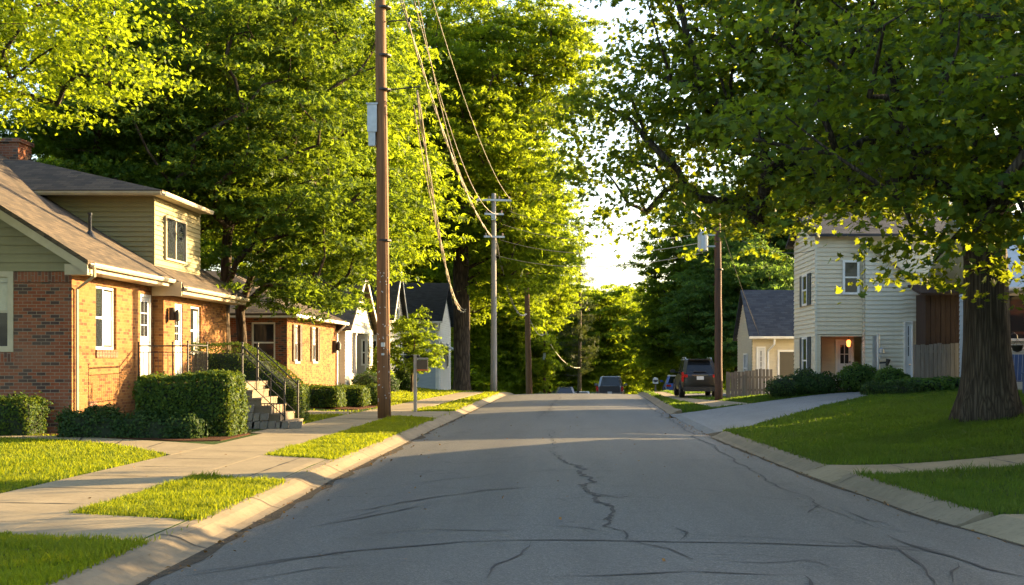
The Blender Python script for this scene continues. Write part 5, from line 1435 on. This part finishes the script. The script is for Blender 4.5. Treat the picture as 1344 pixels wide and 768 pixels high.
P5 = pole('dark brown utility pole in the right-hand grass with a grey transformer', 5.78, 49.3, 7.55, .165, .13, 'pole_dark', (-.06, 0))
m = MB(); m.lathe((-.66, -.05, 6.02), [(.18, 0), (.21, .03), (.21, .72), (.18, .78)], 16); m.lathe((-.75, -.05, 6.80), [(.03, 0), (.05, .05), (.03, .1), (.05, .14), (.02, .2)], 8); m.lathe((-.57, -.05, 6.80), [(.03, 0), (.05, .05), (.03, .1), (.05, .14), (.02, .2)], 8)
t5 = m.build('transformer', M['galv'], P5)
m = MB(); m.box((-.46, -.08, 6.2), (-.1, -.02, 6.26)); m.box((-.46, -.08, 6.66), (-.1, -.02, 6.72)); m.build('bracket', M['galv'], t5)
band(P5, 5.3, .155)
# ---------------------------------------------------------------- lines
GWN = 'overhead lines along and across the street'
def wire(label, a, b, sag, r, mat='wire', twist=0, name='power_line'):
    r *= .78; m = MB(); a, b = V(a), V(b); n = 28
    for k in range(max(1, twist)):
        pts = []
        for i in range(n + 1):
            t = i / n; p = a + (b - a) * t - V((0, 0, 4 * sag * t * (1 - t)))
            if twist: p = p + V((math.sin(i * 1.1 + k * 3.1), 0, math.cos(i * 1.1 + k * 3.1))) * r * 1.5
            pts.append(p)
        m.tube(pts, r, 5)
    return tag(m.build(name, M[mat], smooth=True), label, 'power line', GWN)
def at(x, y, d): return ((x - 756) / F * d, d, EYE - (y - 475) / F * d)
# along the left side, pole to pole
p2 = lambda dx, z: (-4.72 + dx, 70, z)
wire('pale cable sagging from the nearest pole top down to the grey pole crossarm', (-5.25, 35.55, 12.9), p2(-.1, 8.95), 1.1, .028, twist=2)
wire('upper line from the nearest pole to the left tip of the grey pole crossarm', (-4.75, 35.5, 13.1), p2(-.9, 11.0), 1.6, .018)
wire('thin line from the nearest pole to the right tip of the grey pole crossarm', (-4.4, 35.5, 13.1), p2(.9, 11.2), .9, .014)
wire('thin line crossing the bright leaves to the lower grey pole arm', (-4.9, 35.5, 13.1), p2(.3, 10.3), 1.9, .016)
wire('thick bundled cable drooping in a deep curve to the bare brown trunk', (-4.65, 35.7, 9.7), (-6.95, 76.5, 5.0), 2.0, .033, twist=2)
wire('second strand of the deep curve hanging to the bare brown trunk', (-4.75, 35.7, 9.3), (-6.9, 76.5, 5.1), 1.7, .022)
wire('cable dipping from the grey pole to the brown pole behind the crest', p2(.1, 8.9), (-3.75, 93, 5.5), 1.6, .036, twist=2)
wire('upper line between the grey pole crossarm and the brown pole arm', p2(.9, 11.1), (-3.2, 93, 8.1), .8, .02)
wire('lower cable from the brown pole to the thin dark pole', (-3.6, 93, 5.3), (-2.75, 106, 4.2), .6, .035)
wire('cable curving from the thin dark pole into the trees at the street end', (-2.75, 106, 4.3), (.4, 128, 1.2), .9, .04)
# across the street from the right pole
for lb, za, zb_, xx in (('topmost line crossing the sky gap from the right pole to the grey pole', 7.45, 11.05, .9), ('line crossing the sky gap to the top of the transformer', 6.98, 10.3, .5), ('line crossing the sky gap to the middle of the transformer', 6.62, 9.4, .4), ('lowest line crossing the sky gap below the transformer terminals', 6.2, 8.5, .2)):
    wire(lb, (5.1, 49.25, za), p2(xx, zb_ - .6), .6, .020, 'wire')
wire('dark service cable running down from the big maple boughs to the right pole', at(872, 238, 30), (5.7, 49.3, 7.3), .2, .02, 'wire_dark')
wire('guy wire slanting down from the right pole top toward the little house', (5.8, 49.3, 7.5), (8.3, 55.2, 3.0), .15, .016, 'wire_dark')
wire('dark service drop from the right pole to the two-storey house corner', (5.8, 49.2, 7.3), (8.9, 45.1, 5.95), .5, .016, 'wire_dark')

# ---------------------------------------------------------------- post with hanging board, posts and boxes
SP = thing('sign_post', 'pale post with a hanging brown and orange board beside the left sidewalk', 'sign post', (-5.3, 40.2, G(-5.3, 40.2)))
m = MB(); m.box((-.05, -.05, -.1), (.05, .05, 1.86)); m.box((-.065, -.065, 1.86), (.065, .065, 1.9)); m.build('post', M['post_pale'], SP, bevel=.006)
m = MB(); m.box((.055, -.03, 1.74), (.42, .03, 1.8)); m.build('arm', M['post_pale'], SP)
m = MB(); m.box((.07, -.1, 1.42), (.41, .1, 1.72)); s_ = m.build('board', M['sign_brown'], SP, bevel=.01)
m = MB(); m.box((.066, -.104, 1.36), (.414, .104, 1.418)); m.build('board_edge', M['sign_orange'], s_)
m = MB(); m.lathe((.1, 0, 1.80), [(.02, 0), (.05, .02), (.05, .08), (.02, .1)], 8); m.build('finial', M['iron'], SP)
CB = thing('mailbox', 'small pale box on a post beyond the right kerb, next to the blue car', 'mailbox', (5.25, 80.5, G(5.25, 80.5)))
m = MB(); m.box((-.05, -.05, -.1), (.05, .05, .75)); m.build('post', M['fence'], CB)
m = MB(); m.box((-.17, -.26, .75), (.17, .26, 1.0)); m.tube([(0, -.26, 1.0), (0, .26, 1.0)], .168, 12); m.build('box_shell', M['plate'], CB)
# blue lawn chair and planter on a stake by the big trunk
CH = thing('lawn_chair', 'dark blue lawn chair by the blue-grey house, right of the trunk', 'chair', (12.72, 35.4, G(12.72, 35.4)), -.5)
m = MB()
for k in range(5): m.box((-.28, -.28 + k * .115, .40), (.28, -.18 + k * .115, .425))
m.build('seat', M['blue_plastic'], CH)
m = MB()
for k in range(5): m.obox((-.23 + k * .115, .34, .78), (.052, 0, 0), (0, .011, 0), (0, .10, .40))
m.build('backrest', M['blue_plastic'], CH)
for x in (-.3, .3):
    for y, h in ((-.26, .62), (.26, .62)):
        m = MB(); m.box((x - .025, y - .025, 0), (x + .025, y + .025, h)); m.build('leg', M['blue_plastic'], CH)
    m = MB(); m.box((x - .05, -.32, .62), (x + .05, .34, .65)); m.build('armrest', M['blue_plastic'], CH)
PL = thing('hanging_planter', 'dark planter bowl on a thin iron crook right of the big trunk', 'planter', (12.35, 34.8, G(12.35, 34.8)))
m = MB(); m.tube([(0, 0, -.1), (0, 0, 1.6), (.05, 0, 1.75), (.16, 0, 1.8), (.24, 0, 1.72), (.25, 0, 1.6)], .014, 6); m.build('crook', M['iron'], PL)
m = MB(); m.lathe((.25, 0, 1.25), [(.03, 0), (.12, .04), (.17, .16), (.18, .2), (.15, .2)], 12)
for k in range(3):
    a = k * 2.1; m.tube([(.25 + .17 * math.cos(a), .17 * math.sin(a), 1.44), (.25, 0, 1.62)], .005, 4)
m.build('bowl', M['iron'], PL)

# ---------------------------------------------------------------- vehicles
def loft(mb, secs, cap=True):
    """secs: list of rings with equal point counts"""
    base = len(mb.v); n = len(secs[0])
    for r in secs: mb.v += [tuple(p) for p in r]
    for i in range(len(secs) - 1):
        for k in range(n):
            j = (k + 1) % n; mb.f.append((base + i * n + k, base + i * n + j, base + (i + 1) * n + j, base + (i + 1) * n + k)); mb.mi.append(mb.cur); mb.uv.append(None)
    if cap:
        mb.f.append(tuple(base + k for k in range(n))[::-1]); e = base + (len(secs) - 1) * n; mb.f.append(tuple(e + k for k in range(n)))
        mb.mi += [mb.cur] * 2; mb.uv += [None] * 2
def ring(y, w, z0, z1, bul=.04, sh=.0):
    """body section across the car at y"""
    zm = z0 + (z1 - z0) * .55
    return [(-w * .90, y, z0), (-w * .98, y, z0 + .10), (-w - bul * .2, y, zm - .1), (-w, y, zm), (-w * .97, y, z1 - .10), (-w * .90, y, z1 - .02), (-w * .5, y, z1 + .005), (0, y, z1 + .012),
            (w * .5, y, z1 + .005), (w * .90, y, z1 - .02), (w * .97, y, z1 - .10), (w, y, zm), (w + bul * .2, y, zm - .1), (w * .98, y, z0 + .10), (w * .90, y, z0)]
def car(name, label, cat, x, y, rz, paintm, L=4.6, W=1.8, H=1.5, belt=.95, clear=.24, kind='sedan', group=None, rails=False, roofm=None, z=None):
    root = thing(name, label, cat, (x, y, G(x, y) + .012 if z is None else z), rz, group)
    w = W / 2; h = L / 2
    # nose at +y, tail at -y
    if kind == 'suv': st = [(-h, .84, clear + .22, belt - .06), (-h + .08, .93, clear + .06, belt + .0), (-h + .5, .99, clear, belt), (0, 1, clear, belt), (h - 1.0, .99, clear, belt - .03), (h - .3, .95, clear + .04, belt - .12), (h - .05, .86, clear + .12, belt - .22), (h, .78, clear + .2, belt - .3)]
    elif kind == 'pickup': st = [(-h, .95, clear + .2, belt + .02), (-h + .05, .99, clear + .1, belt + .04), (-h + .6, 1, clear, belt + .04), (0, 1, clear, belt + .02), (h - 1, .99, clear, belt), (h - .1, .95, clear + .06, belt - .06), (h, .88, clear + .15, belt - .14)]
    else: st = [(-h, .80, clear + .18, belt - .12), (-h + .1, .91, clear + .06, belt - .04), (-h + .6, .98, clear, belt), (0, 1, clear, belt), (h - 1.1, .99, clear, belt - .04), (h - .3, .93, clear + .04, belt - .14), (h - .05, .82, clear + .1, belt - .24), (h, .72, clear + .16, belt - .3)]
    m = MB(); loft(m, [ring(yy, w * k, a, b) for yy, k, a, b in st]); body = m.build('body', M[paintm], root, smooth=True)
    s = body.modifiers.new('sub', 'SUBSURF'); s.levels = 1; s.render_levels = 2
    if kind == 'suv': cab = (-h + .10, -h + .62, h - 1.95, h - 1.15)
    elif kind == 'pickup': cab = (-h + 2.05, -h + 2.2, h - 2.0, h - 1.35)
    else: cab = (-h + .55, -h + 1.35, h - 2.05, h - 1.2)
    rt = .76 if kind != 'sedan' else .70
    b0, t0, t1, b1 = cab; zb_ = belt - .03
    def cring(f, zz, ww):     # plan ring of the greenhouse at height share f
        ya, yb_ = b0 + (t0 - b0) * f, b1 + (t1 - b1) * f; c = .16
        return [(-ww + c, ya, zz), (ww - c, ya, zz), (ww, ya + c, zz), (ww, yb_ - c, zz), (ww - c, yb_, zz), (-ww + c, yb_, zz), (-ww, yb_ - c, zz), (-ww, ya + c, zz)]
    m = MB(); loft(m, [cring(f, zb_ + (H - zb_ - .07) * f, w * (.93 + (rt - .93) * f)) for f in (0, .25, .5, .75, 1)]); m.build('greenhouse', M['autoglass'], root)
    m = MB()
    g = lambda f, k=1.: cring(f, zb_ + (H - zb_ - .07) * f, w * (.93 + (rt - .93) * f) * k + .006)
    loft(m, [cring(1, H - .085, w * rt + .012), cring(1, H - .03, w * rt), [(p[0] * .86, p[1] * .95 + (t0 + t1) / 2 * .05, H) for p in cring(1, H, w * rt)]])
    roof_ = m.build('roof', M[roofm or paintm], root, smooth=False, bevel=.015)
    for a, b in ((7, 0), (1, 2), (3, 4), (5, 6)):      # corner pillars
        m = MB(); q0, q1 = g(0), g(1)
        P = [V(q0[a]), V(q0[b]), V(q1[b]), V(q1[a])]; m.face(P); m.build('pillar', M[paintm], root)
    if kind != 'pickup':
        for sg, (a, b) in ((-1, (6, 7)), (1, (2, 3))):
            q0, q1 = g(0), g(1); A0, B0, A1, B1 = map(V, (q0[a], q0[b], q1[a], q1[b]))
            for t in (.36, .7):
                m = MB(); m.face([A0.lerp(B0, t - .03), A0.lerp(B0, t + .03), A1.lerp(B1, t + .025), A1.lerp(B1, t - .025)]); m.build('door_pillar', M[paintm], root)
    R = .36 if kind == 'suv' else (.37 if kind == 'pickup' else .32)
    for sx in (-1, 1):
        for yy in (-h + .85, h - .9):
            m = MB(); xx = sx * (w - .10)
            prof = [(-.11, R * .62), (-.115, R * .9), (-.085, R), (.085, R), (.115, R * .9), (.11, R * .62)]
            base = len(m.v)
            for dx, rr in prof:
                for k in range(20): m.v.append((xx + dx, yy + rr * math.cos(k * math.pi / 10), R + rr * math.sin(k * math.pi / 10)))
            for i in range(len(prof) - 1):
                for k in range(20):
                    j = (k + 1) % 20; m.f.append((base + i * 20 + k, base + i * 20 + j, base + (i + 1) * 20 + j, base + (i + 1) * 20 + k)); m.mi.append(0); m.uv.append(None)
            ty = m.build('wheel', M['tyre'], root, smooth=True)
            m = MB(); m.tube([(xx - .09, yy, R), (xx + .09, yy, R)], R * .60, 18)
            for k in range(5):
                a = k * 2 * math.pi / 5; m.obox((xx + sx * .095, yy + math.cos(a) * R * .32, R + math.sin(a) * R * .32), (.01, 0, 0), (0, math.cos(a) * R * .26, math.sin(a) * R * .26), (0, -math.sin(a) * .03, math.cos(a) * .03))
            m.build('rim', M['rim'], ty)
            m = MB(); arc = [(xx + sx * .095, yy + (R + .055) * math.cos(t), R + (R + .055) * math.sin(t)) for t in [math.pi * (-.08 + 1.16 * k / 12) for k in range(13)]]; m.tube(arc, .035, 6); m.build('wheel_arch', M['plastic'], root)
    yb_ = -h
    for sx in (-1, 1):
        m = MB()
        if kind == 'suv':
            m.box((sx * w * .93 - .05, yb_ + .02, clear + .48), (sx * w * .93 + .05, yb_ + .16, belt + .06)); m.box((min(sx * w * .93, sx * w * .66), yb_ - .005, belt - .17), (max(sx * w * .93, sx * w * .66), yb_ + .06, belt - .04))
        elif kind == 'pickup': m.box((sx * w * .92 - .09, yb_ - .015, belt - .34), (sx * w * .92 + .09, yb_ + .05, belt + .03))
        else: m.box((sx * w * .72 - .16, yb_ - .015, belt - .24), (sx * w * .72 + .16, yb_ + .12, belt - .1))
        m.build('taillight', M['lamp_red'], root, bevel=.015)
        m = MB(); m.box((sx * w * .7 - .14, h - .18, belt - .36), (sx * w * .7 + .14, h - .02, belt - .24)); m.build('headlight', M['plate'], root, bevel=.02)
        m = MB(); q = b1 - .25; m.obox((sx * (w + .13), q, belt + .09), (.11, 0, 0), (0, .06, 0), (0, 0, .075)); m.obox((sx * (w + .0), q, belt + .04), (.06, 0, 0), (0, .03, 0), (0, 0, .02)); m.build('side_mirror', M['plastic' if paintm == 'car_black' else paintm], root, bevel=.02)
    m = MB(); m.box((-w * .88, yb_ - .06, clear + .04), (w * .88, yb_ + .12, clear + .24)); m.build('rear_bumper', M['chrome' if kind == 'pickup' else 'plastic'], root, bevel=.03)
    m = MB(); pz = belt - .28 if kind == 'suv' else clear + .3; m.box((-.16, yb_ - .028, pz), (.16, yb_ - .012, pz + .16)); m.build('number_plate', M['plate'], root)
    if kind == 'pickup':
        m = MB(); m.box((-w * .75, yb_ - .02, belt - .42), (w * .75, yb_ + .02, belt + .05)); m.box((-.14, yb_ - .03, belt - .1), (.14, yb_ - .018, belt - .04)); m.build('tailgate', M['car_navy'], root, bevel=.02)
    if kind == 'suv':
        m = MB(); m.box((-w * .6, -h + .40, H - .05), (w * .6, -h + .66, H - .005)); m.build('spoiler', M[paintm], root, bevel=.015)
        m = MB(); m.obox((0, -h + .16, belt + .10), (.28, 0, 0), (0, .006, .012), (0, .03, .01)); m.build('wiper', M['plastic'], root)
        m = MB(); m.box((-.36, yb_ - .02, belt - .09), (.36, yb_ + .0, belt - .055)); m.build('trim_strip', M['chrome'], root)
    if rails:
        for sx in (-1, 1):
            m = MB(); xx = sx * w * rt * .9; m.tube([(xx, t0 + .15, H - .02), (xx, t0 + .25, H + .05), (xx, t1 - .3, H + .05), (xx, t1 - .15, H - .02)], .02, 6); m.build('roof_rail', M['chrome'], root)
    return root
car('parked_suv', 'black sport utility vehicle parked by the right sidewalk, seen from behind', 'car', 5.6, 57.3, 0, 'car_black', 4.7, 1.70, 1.76, 1.10, .26, 'suv', rails=True)
car('pickup_truck', 'grey pickup with red tail lights driving over the crest', 'pickup', 2.55, 90, -.05, 'car_grey', 5.4, 1.95, 1.86, 1.15, .34, 'pickup', roofm='car_grey')
car('parked_car', 'dark sedan half hidden behind the crest, left in the road', 'car', -.85, 97.5, 0, 'car_navy', 4.5, 1.72, 1.47, .95, .2, 'sedan')
car('parked_car', 'white car sliver just right of the dark sedan beyond the crest', 'car', .55, 107, 0, 'car_white', 4.4, 1.72, 1.5, .95, .2, 'sedan')
car('parked_car', 'bright blue car with roof bars, left of the black vehicle', 'car', 6.95, 84.5, -.03, 'car_blue', 4.4, 1.74, 1.50, .98, .2, 'sedan', rails=True, roofm='car_white')

# ---------------------------------------------------------------- grass
rg = np.random.default_rng(5)
def blades(name, label, poly, n, h, wdt, mat, seed, clump=.35):
    rg = np.random.default_rng(seed); P = np.array(poly); lo, hi = P.min(0), P.max(0)
    # denser near the camera
    pts = []
    while len(pts) < n:
        m = 4000
        c = rg.random((m, 2)) * (hi - lo) + lo; keep = rg.random(m) < np.minimum(1, (13. / np.maximum(c[:, 1], 6)) ** 1.0 + .12)
        c = c[keep]
        for x, y in c:
            if not inside(poly, x, y): continue
            jx, jy = x + rg.normal() * .045, y + rg.normal() * .045
            if any(b[0] <= x <= b[2] and b[1] <= y <= b[3] and inside(q, jx, jy) for q, b in PB): continue
            kl, kr = KL(y), KR(y)
            e_ = .40 - abs(rg.normal()) * .05
            if kl - e_ < x < kr + e_: continue
            pts.append((x, y))
            if len(pts) >= n: break
    pts = np.array(pts); L = len(pts)
    z = np.array([G(x, y) for x, y in pts])
    cl = .65 + .55 * (.5 + .5 * np.sin(pts[:, 0] * 3.1 + np.sin(pts[:, 1] * 2.3) * 2) * np.sin(pts[:, 1] * 2.7 + 1.3)) * clump * 2
    dist = np.maximum(pts[:, 1], 8)
    tuft = np.sin(pts[:, 0] * 9.3 + 3 * np.sin(pts[:, 1] * 4.1)) * np.sin(pts[:, 1] * 8.7 + 2 * np.sin(pts[:, 0] * 5.3)) > .86
    bare = rg.random(L) < .5 * (np.sin(pts[:, 0] * 2.3 + 1.7 * np.sin(pts[:, 1] * 1.9)) * np.sin(pts[:, 1] * 1.6 + pts[:, 0]) > .80)
    hh = h * rg.uniform(.55, 1.25, L) * cl * np.where(tuft, 1.55, 1.) * np.where(bare, .35, 1.); ww = wdt * rg.uniform(.7, 1.3, L) * np.maximum(1, dist / 15)
    a = rg.random(L) * 2 * math.pi; lean = rg.normal(size=(L, 2)) * .40
    base = np.stack([pts[:, 0], pts[:, 1], z - .01], 1); u = np.stack([np.cos(a), np.sin(a), np.zeros(L)], 1)
    tip = base + np.stack([lean[:, 0] * hh, lean[:, 1] * hh, hh], 1); mid = base * .5 + tip * .5 + np.stack([-lean[:, 0] * hh * .12, -lean[:, 1] * hh * .12, hh * .08], 1)
    V_ = np.stack([base - u * ww[:, None] / 2, base + u * ww[:, None] / 2, mid + u * ww[:, None] * .4, mid - u * ww[:, None] * .4, tip], 1).reshape(-1, 3)
    Fq = (np.arange(L)[:, None, None] * 5 + np.array([[0, 1, 2], [0, 2, 3], [3, 2, 4]])[None]).reshape(-1, 3)
    me = bpy.data.meshes.new(name); me.vertices.add(len(V_)); me.vertices.foreach_set('co', V_.ravel())
    me.loops.add(Fq.size); me.loops.foreach_set('vertex_index', Fq.ravel().astype(np.int32)); me.polygons.add(len(Fq)); me.polygons.foreach_set('loop_start', np.arange(0, Fq.size, 3, dtype=np.int32))
    me.materials.append(M[mat]); at_ = me.attributes.new('rnd', 'FLOAT', 'POINT')
    pat = .5 + .25 * np.sin(pts[:, 0] * 1.7 + 2 * np.sin(pts[:, 1] * .8)) + .25 * np.sin(pts[:, 1] * 2.1 + pts[:, 0])
    r_ = np.clip(.55 * rg.random(L) + .45 * pat, 0, 1); at_.data.foreach_set('value', np.repeat(r_, 5).astype(np.float32)); me.update(calc_edges=True)
    o = bpy.data.objects.new(name, me); COL.objects.link(o); return tag(o, label, 'grass', kind='stuff')
PB = [(q, (min(p[0] for p in q), min(p[1] for p in q), max(p[0] for p in q), max(p[1] for p in q))) for q in PAVED]
blades('grass', 'grass of the left lawn in front of the brick house', [(-7.14, 13), (-12.5, 18), (-16.5, 28), (-11, 26.9), (-7.14, 21.4)], 60000, .075, .011, 'grass', 1)
blades('grass', 'grass of the strip between left sidewalk and kerb', [(-3.9, 7), (-5.5, 7), (-5.5, 44), (-3.9, 44)], 85000, .075, .011, 'grass', 2, .45)
blades('grass', 'grass farther along the left side of the street', [(-3.9, 44), (-5.2, 44), (-4.6, 78), (-9, 78), (-11, 62), (-10.3, 47), (-7.05, 46), (-7.0, 40), (-9.9, 40), (-7.15, 31.8), (-6.6, 55), (-4.0, 74)], 26000, .09, .014, 'grass', 3)
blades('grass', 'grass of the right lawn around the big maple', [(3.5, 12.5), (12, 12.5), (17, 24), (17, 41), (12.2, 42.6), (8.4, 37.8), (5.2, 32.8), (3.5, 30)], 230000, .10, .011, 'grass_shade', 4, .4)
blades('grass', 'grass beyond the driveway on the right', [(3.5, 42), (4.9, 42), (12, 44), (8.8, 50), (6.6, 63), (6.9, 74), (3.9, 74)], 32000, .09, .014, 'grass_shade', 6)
# dry leaves in the gutter and on the paving
rg = np.random.default_rng(17); L = 900
d = rg.uniform(9, 45, L); s_ = rg.random(L); x = np.where(s_ < .5, [KL(t) for t in d] + np.abs(rg.normal(size=L)) * .18, [KR(t) for t in d] - np.abs(rg.normal(size=L)) * .16)
k = rg.random(L) < .25; x = np.where(k, rg.uniform(-8, 4.5, L), x)
k2 = rg.random(L) < .22; x = np.where(k2, rg.uniform(-13, -7.4, L), x); d = np.where(k2, rg.uniform(26.6, 28.4, L), d)
pos = np.stack([x, d, [G(a, b) + .022 for a, b in zip(x, d)]], 1)
tag(leaves_mesh('fallen_leaves', pos, np.array([0, 0, 1.]) + rg.normal(size=(L, 3)) * .3, rg.uniform(.03, .065, L), 'kite', M['litter'], rg), 'dry leaves along the gutters and under the hedges', 'fallen leaves', kind='stuff')
